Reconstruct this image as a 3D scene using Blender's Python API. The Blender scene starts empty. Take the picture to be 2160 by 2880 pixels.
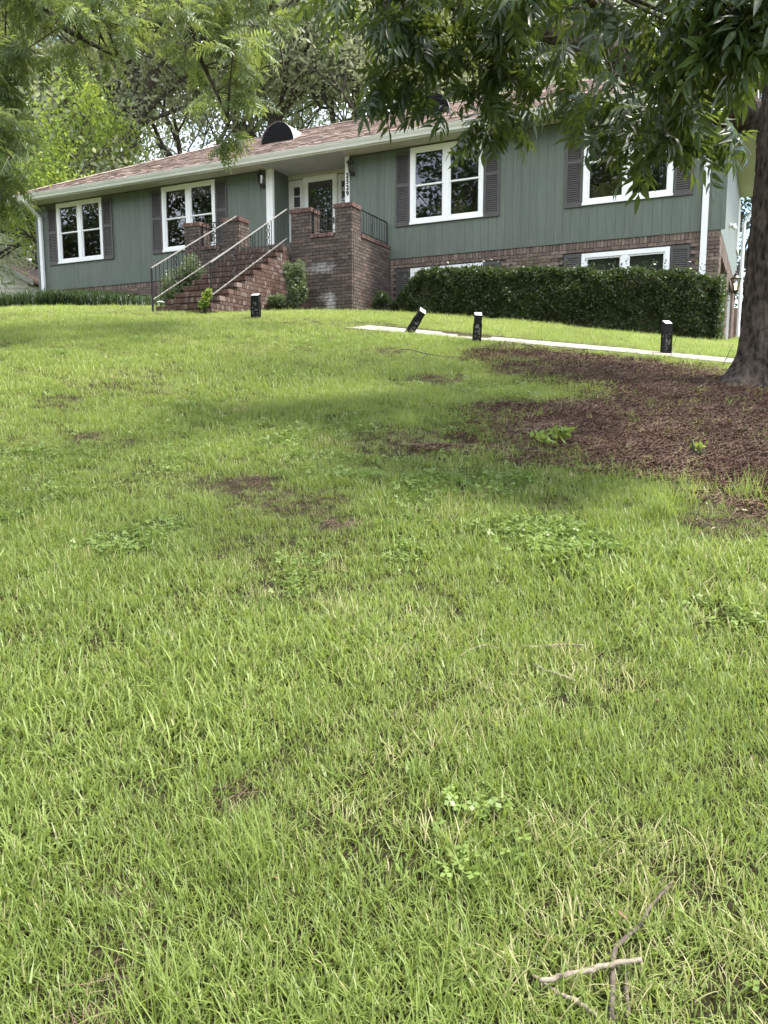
import bpy, math, random
import numpy as np
from mathutils import Vector, Matrix, noise as mnoise

random.seed(7); RNG = np.random.default_rng(7)
SC = bpy.context.scene
COL = SC.collection

# ------------------------------------------------------------------ camera
CAM = np.array([8.5898, -19.2661, -3.9276]); F_PX = 2207.98; PITCH = -0.1295; YAW = -0.4519
FW = np.array([math.sin(YAW) * math.cos(PITCH), math.cos(YAW) * math.cos(PITCH), math.sin(PITCH)])
RT = np.array([math.cos(YAW), -math.sin(YAW), 0.0]); UP = np.cross(RT, FW)
cam_d = bpy.data.cameras.new("camera"); cam_o = bpy.data.objects.new("camera", cam_d); COL.objects.link(cam_o)
cam_o.matrix_world = Matrix(((RT[0], UP[0], -FW[0], CAM[0]), (RT[1], UP[1], -FW[1], CAM[1]),
                             (RT[2], UP[2], -FW[2], CAM[2]), (0, 0, 0, 1)))
cam_d.sensor_fit = 'VERTICAL'; cam_d.sensor_height = 36.0; cam_d.lens = 36.0 * F_PX / 2880.0
cam_d.clip_start = 0.05; cam_d.clip_end = 3000
SC.camera = cam_o

# ------------------------------------------------------------------ sky, sun, exposure
SUN_EL = math.radians(68); SUN_AZ = math.radians(70)          # azimuth clockwise from +Y (towards +X)
TO_SUN = Vector((math.sin(SUN_AZ) * math.cos(SUN_EL), math.cos(SUN_AZ) * math.cos(SUN_EL), math.sin(SUN_EL)))
world = bpy.data.worlds.new("World"); SC.world = world; world.use_nodes = True
wn = world.node_tree; wn.nodes.clear()
w_out = wn.nodes.new('ShaderNodeOutputWorld'); w_bg = wn.nodes.new('ShaderNodeBackground')
w_sky = wn.nodes.new('ShaderNodeTexSky'); w_sky.sky_type = 'NISHITA'; w_sky.sun_disc = False
w_sky.sun_elevation = SUN_EL; w_sky.sun_rotation = SUN_AZ; w_sky.air_density = 1.0; w_sky.dust_density = 1.2
w_tc = wn.nodes.new('ShaderNodeTexCoord'); w_nz = wn.nodes.new('ShaderNodeTexNoise')
w_nz.inputs['Scale'].default_value = 2.6; w_nz.inputs['Detail'].default_value = 7; w_nz.inputs['Roughness'].default_value = .58
w_rp = wn.nodes.new('ShaderNodeValToRGB'); w_rp.color_ramp.elements[0].position = .40; w_rp.color_ramp.elements[1].position = .60
w_mx = wn.nodes.new('ShaderNodeMix'); w_mx.data_type = 'RGBA'
w_mx.inputs[7].default_value = (10.5, 10.8, 11.4, 1)
wn.links.new(w_tc.outputs['Generated'], w_nz.inputs['Vector']); wn.links.new(w_nz.outputs['Fac'], w_rp.inputs['Fac'])
wn.links.new(w_rp.outputs['Color'], w_mx.inputs[0]); wn.links.new(w_sky.outputs['Color'], w_mx.inputs[6])
wn.links.new(w_mx.outputs[2], w_bg.inputs['Color']); w_bg.inputs['Strength'].default_value = 0.14
wn.links.new(w_bg.outputs[0], w_out.inputs['Surface'])
sun_d = bpy.data.lights.new("sun", 'SUN'); sun_d.energy = 3.7; sun_d.angle = math.radians(9); sun_d.color = (1, .95, .86)
sun_o = bpy.data.objects.new("sun", sun_d); COL.objects.link(sun_o)
sun_o.rotation_euler = (-TO_SUN).to_track_quat('-Z', 'Y').to_euler(); sun_o.location = (20, 20, 40)
SC.view_settings.view_transform = 'Standard'; SC.view_settings.look = 'None'
SC.view_settings.exposure = 1.55; SC.view_settings.gamma = 1.0; SC.view_settings.use_curve_mapping = False
SC.render.engine = 'CYCLES'
SC.cycles.max_bounces = 6; SC.cycles.transparent_max_bounces = 12
SC.cycles.diffuse_bounces = 3; SC.cycles.glossy_bounces = 3; SC.cycles.transmission_bounces = 4
SC.cycles.use_denoising = True
SC.cycles.sample_clamp_indirect = 4.0

# ------------------------------------------------------------------ pixels and ground
def ray(u, v): return FW + RT * ((u - 1080) / F_PX) - UP * ((v - 1440) / F_PX)
def on_depth(u, v, d): return CAM + ray(u, v) * d
def on_y(u, v, y): r = ray(u, v); return CAM + r * ((y - CAM[1]) / r[1])
def project(p):
    d = np.asarray(p) - CAM; w = d @ FW
    return 1080 + F_PX * (d @ RT) / w, 1440 - F_PX * (d @ UP) / w, w
XB = [-40, -16, -13, -9, -6, -2.3, -.6, .3, 2, 3.7, 5.3, 6.8, 7.45, 9, 12, 30]
ZB = [-3.0, -1.1, -1.0, -1.0, -1.15, -1.5, -1.56, -1.62, -1.77, -1.98, -2.23, -2.45, -2.55, -2.72, -2.95, -3.6]
def ground(x, y):
    x = np.clip(np.asarray(x, float), -45, 30); y = np.asarray(y, float)
    zb = np.interp(x, XB, ZB); zs = -5.42 + (8.6 - x) * .03
    a = np.interp(x, [-6, 0, 2, 4, 8], [.38, .40, .48, .55, .55])
    s = np.clip((-1.5 - y) / 17.8, -1, 1.15)
    t = np.where(s > 0, a * s + (1 - a) * s * s, a * s * .3)
    rise = np.clip(y + 1.5, 0, 14) * np.interp(x, [-6, 7, 8], [.02, .03, .075])
    return zb + (zs - zb) * t + rise
def hit(u, v):
    r = ray(u, v); t = np.linspace(1, 45, 9000); P = CAM + t[:, None] * r
    h = P[:, 2] - ground(P[:, 0], P[:, 1]); i = int(np.argmax(h < 0)); return P[i]
def gz(x, y): return float(ground(x, y))

# ------------------------------------------------------------------ materials
def _nodes(name):
    m = bpy.data.materials.new(name); m.use_nodes = True; nt = m.node_tree
    return m, nt, nt.nodes['Principled BSDF']
def _mix(nt, fac, a, b, blend='MIX'):
    n = nt.nodes.new('ShaderNodeMix'); n.data_type = 'RGBA'; n.blend_type = blend
    for i, val in ((0, fac), (6, a), (7, b)):
        if isinstance(val, (int, float)): n.inputs[i].default_value = val
        elif isinstance(val, tuple): n.inputs[i].default_value = (*val[:3], 1)
        else: nt.links.new(val, n.inputs[i])
    return n.outputs[2]
def _noise(nt, vec, scale, detail=4, rough=.55, dist=0.0):
    n = nt.nodes.new('ShaderNodeTexNoise'); n.inputs['Scale'].default_value = scale
    n.inputs['Detail'].default_value = detail; n.inputs['Roughness'].default_value = rough; n.inputs['Distortion'].default_value = dist
    nt.links.new(vec, n.inputs['Vector']); return n.outputs['Fac']
def _ramp(nt, fac, p0, p1, c0=(0, 0, 0), c1=(1, 1, 1)):
    n = nt.nodes.new('ShaderNodeValToRGB'); e = n.color_ramp.elements
    e[0].position = p0; e[1].position = p1; e[0].color = (*c0, 1); e[1].color = (*c1, 1)
    nt.links.new(fac, n.inputs['Fac']); return n.outputs['Color']
def _math(nt, op, a, b=0.0, clamp=False):
    n = nt.nodes.new('ShaderNodeMath'); n.operation = op; n.use_clamp = clamp
    for i, val in ((0, a), (1, b)):
        if isinstance(val, (int, float)): n.inputs[i].default_value = val
        else: nt.links.new(val, n.inputs[i])
    return n.outputs[0]
def _pos(nt, scale=(1, 1, 1)):
    g = nt.nodes.new('ShaderNodeNewGeometry'); m = nt.nodes.new('ShaderNodeMapping')
    m.inputs['Scale'].default_value = scale; nt.links.new(g.outputs['Position'], m.inputs['Vector']); return m.outputs[0]
def _rand(nt):
    o = nt.nodes.new('ShaderNodeObjectInfo'); g = nt.nodes.new('ShaderNodeNewGeometry')
    return _math(nt, 'FRACT', _math(nt, 'ADD', _math(nt, 'MULTIPLY', o.outputs['Random'], 7.31), g.outputs['Random Per Island']))
def _bump(nt, bsdf, h, strength, dist):
    b = nt.nodes.new('ShaderNodeBump'); b.inputs['Strength'].default_value = strength; b.inputs['Distance'].default_value = dist
    nt.links.new(h, b.inputs['Height']); nt.links.new(b.outputs[0], bsdf.inputs['Normal'])

def pmat(name, c1, c2=None, scale=6.0, stretch=(1, 1, 1), rough=.6, spec=.35, bump=0.0, bscale=40.0, bdist=.01, piece=0.0, metal=0.0):
    m, nt, b = _nodes(name); c2 = c2 or tuple(x * .8 for x in c1)
    p = _pos(nt, stretch)
    col = _mix(nt, _ramp(nt, _noise(nt, p, scale), .32, .68), c1, c2)
    if piece:
        v = _math(nt, 'ADD', _math(nt, 'MULTIPLY', _rand(nt), piece), 1 - piece / 2)
        hsv = nt.nodes.new('ShaderNodeHueSaturation'); nt.links.new(col, hsv.inputs['Color']); nt.links.new(v, hsv.inputs['Value']); col = hsv.outputs[0]
    nt.links.new(col, b.inputs['Base Color']); b.inputs['Roughness'].default_value = rough
    b.inputs['Specular IOR Level'].default_value = spec; b.inputs['Metallic'].default_value = metal
    if bump: _bump(nt, b, _noise(nt, p, bscale, 5), bump, bdist)
    return m

def leafmat(name, dark, light, trans, fac=.38, rough=.42, spec=.4, inst=False, dry=None):
    m, nt, b = _nodes(name)
    a = nt.nodes.new('ShaderNodeAttribute'); a.attribute_name = 'tint'
    t = a.outputs['Fac']
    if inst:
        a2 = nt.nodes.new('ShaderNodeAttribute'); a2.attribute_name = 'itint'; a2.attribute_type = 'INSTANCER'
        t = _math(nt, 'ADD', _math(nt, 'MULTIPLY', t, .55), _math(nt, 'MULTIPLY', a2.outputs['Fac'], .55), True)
    else:
        t = _math(nt, 'FRACT', _math(nt, 'ADD', t, _math(nt, 'MULTIPLY', nt.nodes.new('ShaderNodeObjectInfo').outputs['Random'], .999)))
    col = _mix(nt, t, dark, light)
    if dry:
        col = _mix(nt, _ramp(nt, a.outputs['Fac'], .86, .9), col, dry)
    nt.links.new(col, b.inputs['Base Color']); b.inputs['Roughness'].default_value = rough; b.inputs['Specular IOR Level'].default_value = spec
    tr = nt.nodes.new('ShaderNodeBsdfTranslucent')
    nt.links.new(_mix(nt, .55, col, trans), tr.inputs['Color'])
    mx = nt.nodes.new('ShaderNodeMixShader'); mx.inputs[0].default_value = fac
    nt.links.new(b.outputs[0], mx.inputs[1]); nt.links.new(tr.outputs[0], mx.inputs[2])
    nt.links.new(mx.outputs[0], nt.nodes['Material Output'].inputs['Surface'])
    return m

M = {}
def siding_mat():
    m, nt, b = _nodes('green_siding_paint')
    p = _pos(nt, (9, 9, .5)); q = _pos(nt, (1, 1, 1))
    c = _mix(nt, _ramp(nt, _noise(nt, q, .9, 5), .3, .7), (.092, .115, .092), (.107, .129, .104))
    c = _mix(nt, _ramp(nt, _noise(nt, p, 3.0, 6), .45, .8), c, (.138, .156, .132))
    c = _mix(nt, _math(nt, 'MULTIPLY', _ramp(nt, _noise(nt, _pos(nt, (1.2, 1.2, .12)), 2.4, 5), .5, .75), .55), c, (.080, .098, .080))
    hs = nt.nodes.new('ShaderNodeHueSaturation'); nt.links.new(c, hs.inputs['Color'])
    nt.links.new(_math(nt, 'ADD', _math(nt, 'MULTIPLY', _rand(nt), .08), .96), hs.inputs['Value'])
    nt.links.new(hs.outputs[0], b.inputs['Base Color']); b.inputs['Roughness'].default_value = .55; b.inputs['Specular IOR Level'].default_value = .35
    _bump(nt, b, _noise(nt, p, 14, 6), .35, .006); return m
def brick_mat(name, c1, c2, c3, stain=None, vary=.34):
    m, nt, b = _nodes(name); p = _pos(nt); r = _rand(nt)
    c = _mix(nt, r, c1, c2)
    r2 = _math(nt, 'FRACT', _math(nt, 'MULTIPLY', r, 13.7))
    c = _mix(nt, _ramp(nt, r2, .78, .84), c, c3)
    c = _mix(nt, _ramp(nt, _noise(nt, p, 22, 5, .7), .42, .75), c, tuple(x * .5 for x in c1))
    hs = nt.nodes.new('ShaderNodeHueSaturation'); nt.links.new(c, hs.inputs['Color'])
    nt.links.new(_math(nt, 'ADD', _math(nt, 'MULTIPLY', _math(nt, 'FRACT', _math(nt, 'MULTIPLY', r, 5.3)), vary), 1 - vary / 2), hs.inputs['Value']); c = hs.outputs[0]
    if stain:
        for (cx, cz, rx, rz, amt) in stain:
            g = nt.nodes.new('ShaderNodeNewGeometry'); sx = nt.nodes.new('ShaderNodeSeparateXYZ'); nt.links.new(g.outputs['Position'], sx.inputs[0])
            dx = _math(nt, 'MULTIPLY', _math(nt, 'SUBTRACT', sx.outputs[0], cx), 1 / rx); dz = _math(nt, 'MULTIPLY', _math(nt, 'SUBTRACT', sx.outputs[2], cz), 1 / rz)
            d = _math(nt, 'ADD', _math(nt, 'MULTIPLY', dx, dx), _math(nt, 'MULTIPLY', dz, dz))
            d = _math(nt, 'ADD', d, _math(nt, 'MULTIPLY', _math(nt, 'SUBTRACT', _noise(nt, p, 13, 6, .8), .5), 5.5))
            k = _math(nt, 'MULTIPLY', _ramp(nt, d, -.2, 1.1, (1, 1, 1), (0, 0, 0)), amt)
            c = _mix(nt, k, c, (.62, .60, .59))
    nt.links.new(c, b.inputs['Base Color']); b.inputs['Roughness'].default_value = .85; b.inputs['Specular IOR Level'].default_value = .2
    _bump(nt, b, _noise(nt, p, 90, 5, .7), .5, .006); return m
def glass_mat(name, refl, tint=.85):
    m, nt, b = _nodes(name); nt.nodes.remove(b)
    tr = nt.nodes.new('ShaderNodeBsdfTransparent'); tr.inputs[0].default_value = (tint, tint, tint, 1)
    gl = nt.nodes.new('ShaderNodeBsdfGlossy'); gl.inputs['Roughness'].default_value = .008; gl.inputs[0].default_value = (.96, .97, 1, 1)
    fr = nt.nodes.new('ShaderNodeFresnel'); fr.inputs[0].default_value = 1.55
    f = _math(nt, 'ADD', _math(nt, 'MULTIPLY', fr.outputs[0], 1.25), refl, True)
    bp = nt.nodes.new('ShaderNodeBump'); bp.inputs['Strength'].default_value = .035; bp.inputs['Distance'].default_value = .02
    nt.links.new(_noise(nt, _pos(nt), 2.2, 1), bp.inputs['Height']); nt.links.new(bp.outputs[0], gl.inputs['Normal'])
    mx = nt.nodes.new('ShaderNodeMixShader'); nt.links.new(f, mx.inputs[0]); nt.links.new(tr.outputs[0], mx.inputs[1]); nt.links.new(gl.outputs[0], mx.inputs[2])
    nt.links.new(mx.outputs[0], nt.nodes['Material Output'].inputs['Surface']); return m
def shingle_mat():
    m, nt, b = _nodes('roof_shingle'); r = _rand(nt); p = _pos(nt)
    c = _mix(nt, r, (.225, .168, .142), (.36, .285, .245))
    c = _mix(nt, _ramp(nt, _math(nt, 'FRACT', _math(nt, 'MULTIPLY', r, 9.7)), .6, .9), c, (.135, .098, .088))
    c = _mix(nt, _math(nt, 'MULTIPLY', _noise(nt, p, 160, 3), .5), c, (.38, .30, .27))
    nt.links.new(c, b.inputs['Base Color']); b.inputs['Roughness'].default_value = .95; b.inputs['Specular IOR Level'].default_value = .15
    _bump(nt, b, _noise(nt, p, 220, 3), .5, .004); return m
def ground_mat():
    m, nt, b = _nodes('soil_and_mulch'); p = _pos(nt)
    a = nt.nodes.new('ShaderNodeAttribute'); a.attribute_name = 'mulch'
    soil = _mix(nt, _ramp(nt, _noise(nt, p, 60, 6, .8), .35, .65), (.036, .034, .016), (.115, .100, .052))
    mul = _mix(nt, _ramp(nt, _noise(nt, p, 26, 6, .75), .35, .7), (.024, .012, .009), (.085, .038, .027))
    mul = _mix(nt, _ramp(nt, _noise(nt, p, 2.2, 4), .5, .7), mul, (.085, .060, .042))
    a3 = nt.nodes.new('ShaderNodeAttribute'); a3.attribute_name = 'turf'
    soil = _mix(nt, a3.outputs['Fac'], soil, _mix(nt, _noise(nt, p, 3, 5), (.09, .13, .035), (.15, .18, .06)))
    nt.links.new(_mix(nt, a.outputs['Fac'], soil, mul), b.inputs['Base Color']); b.inputs['Roughness'].default_value = .95; b.inputs['Specular IOR Level'].default_value = .1
    _bump(nt, b, _noise(nt, p, 60, 6, .8), 1.0, .06); return m
def bark_mat(name, c1, c2, s=1.0):
    m, nt, b = _nodes(name); p = _pos(nt, (s, s, s * .42))
    v = nt.nodes.new('ShaderNodeTexVoronoi'); v.inputs['Scale'].default_value = 19; nt.links.new(p, v.inputs['Vector'])
    n = _noise(nt, p, 30, 6, .7, .6)
    h = _math(nt, 'ADD', _math(nt, 'MULTIPLY', v.outputs['Distance'], .8), _math(nt, 'MULTIPLY', n, .7))
    c = _mix(nt, _ramp(nt, h, .35, .95), c1, c2)
    c = _mix(nt, _ramp(nt, _noise(nt, _pos(nt), 3, 4), .55, .72), c, tuple(x * 1.35 for x in c2))
    nt.links.new(c, b.inputs['Base Color']); b.inputs['Roughness'].default_value = .92; b.inputs['Specular IOR Level'].default_value = .15
    _bump(nt, b, h, 1.0, .06); return m
def emit_mat(name, col, s):
    m, nt, b = _nodes(name); b.inputs['Base Color'].default_value = (.9, .85, .75, 1)
    b.inputs['Emission Color'].default_value = (*col, 1); b.inputs['Emission Strength'].default_value = s; return m

M['siding'] = siding_mat()
M['brick'] = brick_mat('house_brick', (.140, .100, .084), (.20, .150, .125), (.24, .185, .15))
_s1 = on_y(680 + 840 / 3.77, 420 + 1262 / 3.77, -2.1); _s2 = on_y(680 + 940 / 3.77, 420 + 1640 / 3.77, -2.1)
M['porch_brick'] = brick_mat('porch_brick', (.088, .070, .060), (.135, .106, .092), (.165, .120, .102),
                             stain=[(_s1[0], _s1[2], .46, .16, .42), (_s2[0], _s2[2], .17, .32, .62), (_s2[0] - .1, _s2[2] + .15, .3, .1, .3)])
M['stair_brick'] = brick_mat('stair_brick', (.096, .060, .050), (.150, .092, .075), (.22, .175, .15))
M['cap_brick'] = brick_mat('cap_brick', (.115, .070, .060), (.175, .105, .090), (.24, .15, .13))
M['mortar'] = pmat('mortar', (.085, .072, .062), (.15, .13, .115), 14, rough=.95, spec=.1, bump=.4, bscale=120)
M['trim'] = pmat('white_trim_paint', (.70, .70, .68), (.76, .76, .74), 3, rough=.45, bump=.06, bscale=60)
M['soffit'] = pmat('cream_soffit_paint', (.46, .44, .36), (.52, .50, .42), 2.5, rough=.6)
M['ceiling'] = pmat('grey_porch_ceiling', (.36, .36, .35), (.42, .42, .41), 2, rough=.6)
M['gutter'] = pmat('gutter_enamel', (.58, .58, .52), (.68, .68, .63), 1.2, stretch=(1, 4, 4), rough=.38, spec=.5)
M['downspout'] = pmat('downspout_enamel', (.72, .72, .74), (.80, .80, .81), 2, rough=.35, spec=.5)
M['vinyl'] = pmat('white_vinyl', (.78, .78, .78), (.84, .84, .84), 2, rough=.35, spec=.5)
M['shutter'] = pmat('brown_grey_shutter', (.060, .055, .053), (.074, .069, .066), 5, rough=.5, spec=.4)
M['glass'] = glass_mat('window_glass', .045, .62); M['glass_deep'] = glass_mat('storm_glass', .10, .5)
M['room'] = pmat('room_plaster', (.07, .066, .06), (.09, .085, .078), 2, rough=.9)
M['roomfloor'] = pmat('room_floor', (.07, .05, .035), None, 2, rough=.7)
M['blind'] = pmat('window_blind', (.33, .36, .31), (.40, .43, .38), 3, stretch=(.3, 1, 30), rough=.8)
M['shingle'] = shingle_mat(); M['roofdeck'] = pmat('roof_underlay', (.16, .10, .085), None, 4, rough=.95)
M['iron'] = pmat('black_iron', (.012, .012, .013), (.022, .021, .020), 30, rough=.42, spec=.5, bump=.1, bscale=200)
M['rail_top'] = pmat('worn_steel_handrail', (.42, .40, .37), (.26, .24, .22), 18, rough=.32, spec=.6, metal=.35)
M['black'] = pmat('black_plastic', (.008, .008, .008), (.014, .014, .013), 12, rough=.7, spec=.15)
M['louvre'] = pmat('black_vent_louvre', (.008, .008, .010), (.014, .014, .016), 12, rough=.45)
M['vent_hood'] = pmat('galvanised_vent_hood', (.52, .50, .52), (.62, .60, .61), 6, rough=.45, spec=.5)
M['solar'] = pmat('solar_cap', (.70, .72, .76), (.55, .58, .62), 30, rough=.12, spec=.8)
M['diffuser'] = pmat('dull_diffuser', (.20, .20, .17), (.08, .08, .07), 60, rough=.5)
M['concrete'] = pmat('walk_concrete', (.19, .172, .150), (.30, .275, .245), 7, rough=.9, bump=.4, bscale=90, piece=.12)
M['bark'] = bark_mat('pecan_bark', (.014, .011, .009), (.105, .084, .070)); M['bark_far'] = bark_mat('oak_bark', (.045, .040, .035), (.13, .115, .10))
M['twig'] = pmat('green_twig', (.050, .045, .025), (.07, .06, .035), 20, rough=.8)
M['stick'] = pmat('weathered_stick', (.13, .105, .08), (.30, .26, .21), 30, rough=.9, bump=.4, bscale=120)
M['stick_dark'] = pmat('dark_stick', (.055, .042, .034), (.13, .105, .085), 30, rough=.9, bump=.5, bscale=120)
M['soil'] = ground_mat()
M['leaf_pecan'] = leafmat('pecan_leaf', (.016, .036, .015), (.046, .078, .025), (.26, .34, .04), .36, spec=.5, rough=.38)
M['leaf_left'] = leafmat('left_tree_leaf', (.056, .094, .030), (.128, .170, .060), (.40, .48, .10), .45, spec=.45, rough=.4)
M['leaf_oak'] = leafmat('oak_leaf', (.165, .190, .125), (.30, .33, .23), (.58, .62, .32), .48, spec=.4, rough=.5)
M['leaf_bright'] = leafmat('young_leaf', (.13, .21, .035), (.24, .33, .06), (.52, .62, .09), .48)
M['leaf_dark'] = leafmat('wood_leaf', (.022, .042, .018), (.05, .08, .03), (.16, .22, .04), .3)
M['leaf_hedge'] = leafmat('hedge_leaf', (.018, .036, .012), (.052, .080, .026), (.16, .22, .035), .28, spec=.45)
M['leaf_shrub'] = leafmat('shrub_leaf', (.058, .086, .042), (.135, .170, .095), (.28, .36, .10), .3)
M['leaf_cover'] = leafmat('liriope_leaf', (.018, .036, .018), (.045, .075, .035), (.12, .18, .04), .25)
M['leaf_weed'] = leafmat('weed_leaf', (.13, .20, .03), (.22, .30, .05), (.45, .55, .08), .4)
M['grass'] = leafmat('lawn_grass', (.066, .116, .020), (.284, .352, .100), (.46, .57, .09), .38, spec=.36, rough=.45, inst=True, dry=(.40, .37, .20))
M['clover'] = leafmat('clover_leaf', (.092, .150, .028), (.23, .305, .085), (.30, .45, .08), .3, inst=True)
M['straw'] = pmat('dry_straw', (.23, .165, .115), (.060, .034, .024), 1.4, rough=.9, piece=.5)
M['chip'] = pmat('mulch_chip', (.052, .027, .019), (.115, .064, .046), 25, rough=.95, piece=.7)
M['deadleaf'] = pmat('dead_leaf', (.22, .17, .12), (.36, .30, .24), 25, rough=.8, piece=.4)
M['brownleaf'] = pmat('brown_leaf', (.085, .042, .024), (.17, .105, .065), 25, rough=.8, piece=.5)
M['clapboard'] = pmat('white_clapboard', (.62, .60, .56), (.70, .68, .64), 2, rough=.6)
M['fence'] = pmat('weathered_fence', (.12, .075, .055), (.19, .13, .10), 4, stretch=(4, 4, .5), rough=.9, piece=.25)
M['garage'] = pmat('garage_panel', (.12, .10, .10), (.15, .13, .13), 3, rough=.6)
M['lamp_glass'] = glass_mat('lantern_glass', .10, .75)
M['bulb'] = emit_mat('lit_bulb', (1.0, .72, .38), 9.0)

# ------------------------------------------------------------------ mesh helpers
class MB:
    def __init__(s): s.v = []; s.f = []
    def add(s, vs, fs):
        n = len(s.v); s.v += [tuple(map(float, p)) for p in vs]; s.f += [tuple(i + n for i in f) for f in fs]; return s
    def box(s, x0, x1, y0, y1, z0, z1):
        return s.add([(x0, y0, z0), (x1, y0, z0), (x1, y1, z0), (x0, y1, z0), (x0, y0, z1), (x1, y0, z1), (x1, y1, z1), (x0, y1, z1)],
                     [(3, 2, 1, 0), (4, 5, 6, 7), (0, 1, 5, 4), (1, 2, 6, 5), (2, 3, 7, 6), (3, 0, 4, 7)])
    def frame(s, x0, x1, z0, z1, w, y0, y1):       # picture frame in the xz plane
        s.box(x0, x1, y0, y1, z0, z0 + w); s.box(x0, x1, y0, y1, z1 - w, z1)
        s.box(x0, x0 + w, y0, y1, z0 + w, z1 - w); s.box(x1 - w, x1, y0, y1, z0 + w, z1 - w); return s
    def tube(s, pts, rad, n=7, cap=True):
        pts = [Vector(p) for p in pts]; k = len(pts)
        if isinstance(rad, (int, float)): rad = [rad] * k
        rings = []; u = None
        for i, p in enumerate(pts):
            d = (pts[min(i + 1, k - 1)] - pts[max(i - 1, 0)])
            d = d.normalized() if d.length > 1e-9 else Vector((0, 0, 1))
            if u is None: u = d.orthogonal().normalized()
            else:
                u = u - d * u.dot(d); u = u.normalized() if u.length > 1e-6 else d.orthogonal().normalized()
            w = d.cross(u); rings.append([p + (u * math.cos(2 * math.pi * j / n) + w * math.sin(2 * math.pi * j / n)) * rad[i] for j in range(n)])
        vs = [q for r in rings for q in r]
        fs = [(i * n + j, i * n + (j + 1) % n, (i + 1) * n + (j + 1) % n, (i + 1) * n + j) for i in range(k - 1) for j in range(n)]
        if cap: fs += [tuple(range(n - 1, -1, -1)), tuple((k - 1) * n + j for j in range(n))]
        return s.add(vs, fs)
    def lathe(s, c, prof, n=12, cap=True):         # prof: (r, z) from bottom up, axis z at c
        vs = [(c[0] + r * math.cos(2 * math.pi * j / n), c[1] + r * math.sin(2 * math.pi * j / n), c[2] + z) for r, z in prof for j in range(n)]
        fs = [(i * n + j, i * n + (j + 1) % n, (i + 1) * n + (j + 1) % n, (i + 1) * n + j) for i in range(len(prof) - 1) for j in range(n)]
        if cap: fs += [tuple(range(n - 1, -1, -1)), tuple((len(prof) - 1) * n + j for j in range(n))]
        return s.add(vs, fs)
    def build(s, name, mat, parent=None, smooth=False):
        me = bpy.data.meshes.new(name); me.from_pydata(s.v, [], s.f); me.update()
        return link(name, me, mat, parent, smooth)

def link(name, me, mat, parent=None, smooth=False, mw=None):
    if mat is not None and len(me.materials) == 0: me.materials.append(M[mat] if isinstance(mat, str) else mat)
    if smooth: me.polygons.foreach_set('use_smooth', [True] * len(me.polygons))
    o = bpy.data.objects.new(name, me); COL.objects.link(o)
    if parent is not None:
        o.parent = parent
        if parent.type == 'EMPTY': o.matrix_parent_inverse = Matrix.Translation(-parent.location)
    if mw is not None: o.matrix_basis = mw
    return o
def thing(name, label, cat, loc, group=None):
    o = bpy.data.objects.new(name, None); COL.objects.link(o); o.location = loc; o.empty_display_size = .2
    return tag(o, label, cat, group)
def tag(o, label, cat, group=None):
    o['label'] = label; o['category'] = cat
    if group: o['group'] = group
    return o
def kind(o, k): o['kind'] = k; return o
def npmesh(name, verts, faces, tint=None):        # faces: (n,k) int array; tint per vertex
    me = bpy.data.meshes.new(name); verts = np.asarray(verts, np.float32); faces = np.asarray(faces, np.int32)
    me.vertices.add(len(verts)); me.vertices.foreach_set('co', verts.ravel())
    n, k = faces.shape; me.loops.add(n * k); me.loops.foreach_set('vertex_index', faces.ravel())
    me.polygons.add(n); me.polygons.foreach_set('loop_start', np.arange(0, n * k, k, dtype=np.int32))
    me.update(calc_edges=True)
    if tint is not None:
        a = me.attributes.new('tint', 'FLOAT', 'POINT'); a.data.foreach_set('value', np.asarray(tint, np.float32))
    me.validate(); return me
UNIT = MB().box(-.5, .5, -.5, .5, -.5, .5)
def unit_mesh(name, mat):
    me = bpy.data.meshes.new(name); me.from_pydata(UNIT.v, [], UNIT.f); me.materials.append(M[mat]); me.update(); return me
def place_bricks(bricks, parent, mesh, mat, limit=300, name='brick', rest='brickwork'):
    """bricks: list of (cx,cy,cz,dx,dy,dz); the first `limit` become parts, the rest one joined part"""
    for (cx, cy, cz, dx, dy, dz) in bricks[:limit]:
        j = random.uniform(-.003, .003)
        link(name, mesh, None, parent, mw=Matrix.Translation((cx, cy + j, cz)) @ Matrix.Rotation(random.uniform(-.008, .008), 4, 'Z') @ Matrix.Diagonal((dx, dy, dz, 1)))
    if len(bricks) > limit:
        b = MB()
        for (cx, cy, cz, dx, dy, dz) in bricks[limit:]:
            j = random.uniform(-.003, .003)
            b.box(cx - dx / 2 + j, cx + dx / 2 + j, cy - dy / 2 + j, cy + dy / 2 + j, cz - dz / 2, cz + dz / 2)
        kind(b.build(rest, mat, parent), 'stuff')
BL, BH, BJ = .203, .081, .010
def courses_x(x0, x1, z0, z1, yface, depth=.06, out=-1, holes=()):
    """stretcher bricks of a wall face that runs along x; yface is the outer face, out = -1 faces -y"""
    res = []; k = 0; z = z1
    while z - BH > z0 - .05:
        off = BL / 2 if k % 2 else 0; x = x0 - off
        while x < x1 - .02:
            a, b = max(x, x0), min(x + BL, x1)
            if b - a > .03 and not any(a < h[1] - .03 and b > h[0] + .03 and z - BH < h[3] - .02 and z > h[2] + .02 for h in holes):
                res.append(((a + b) / 2, yface - out * depth / 2, z - BH / 2, b - a - BJ, depth, BH - BJ))
            x += BL
        z -= BH; k += 1
    return res
def courses_y(y0, y1, z0, z1, xface, depth=.06, out=1, holes=()):
    return [(xface - out * depth / 2, c[0], c[2], depth, c[3], c[5]) for c in courses_x(y0, y1, z0, z1, 0, depth, -1, holes)]

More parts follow.
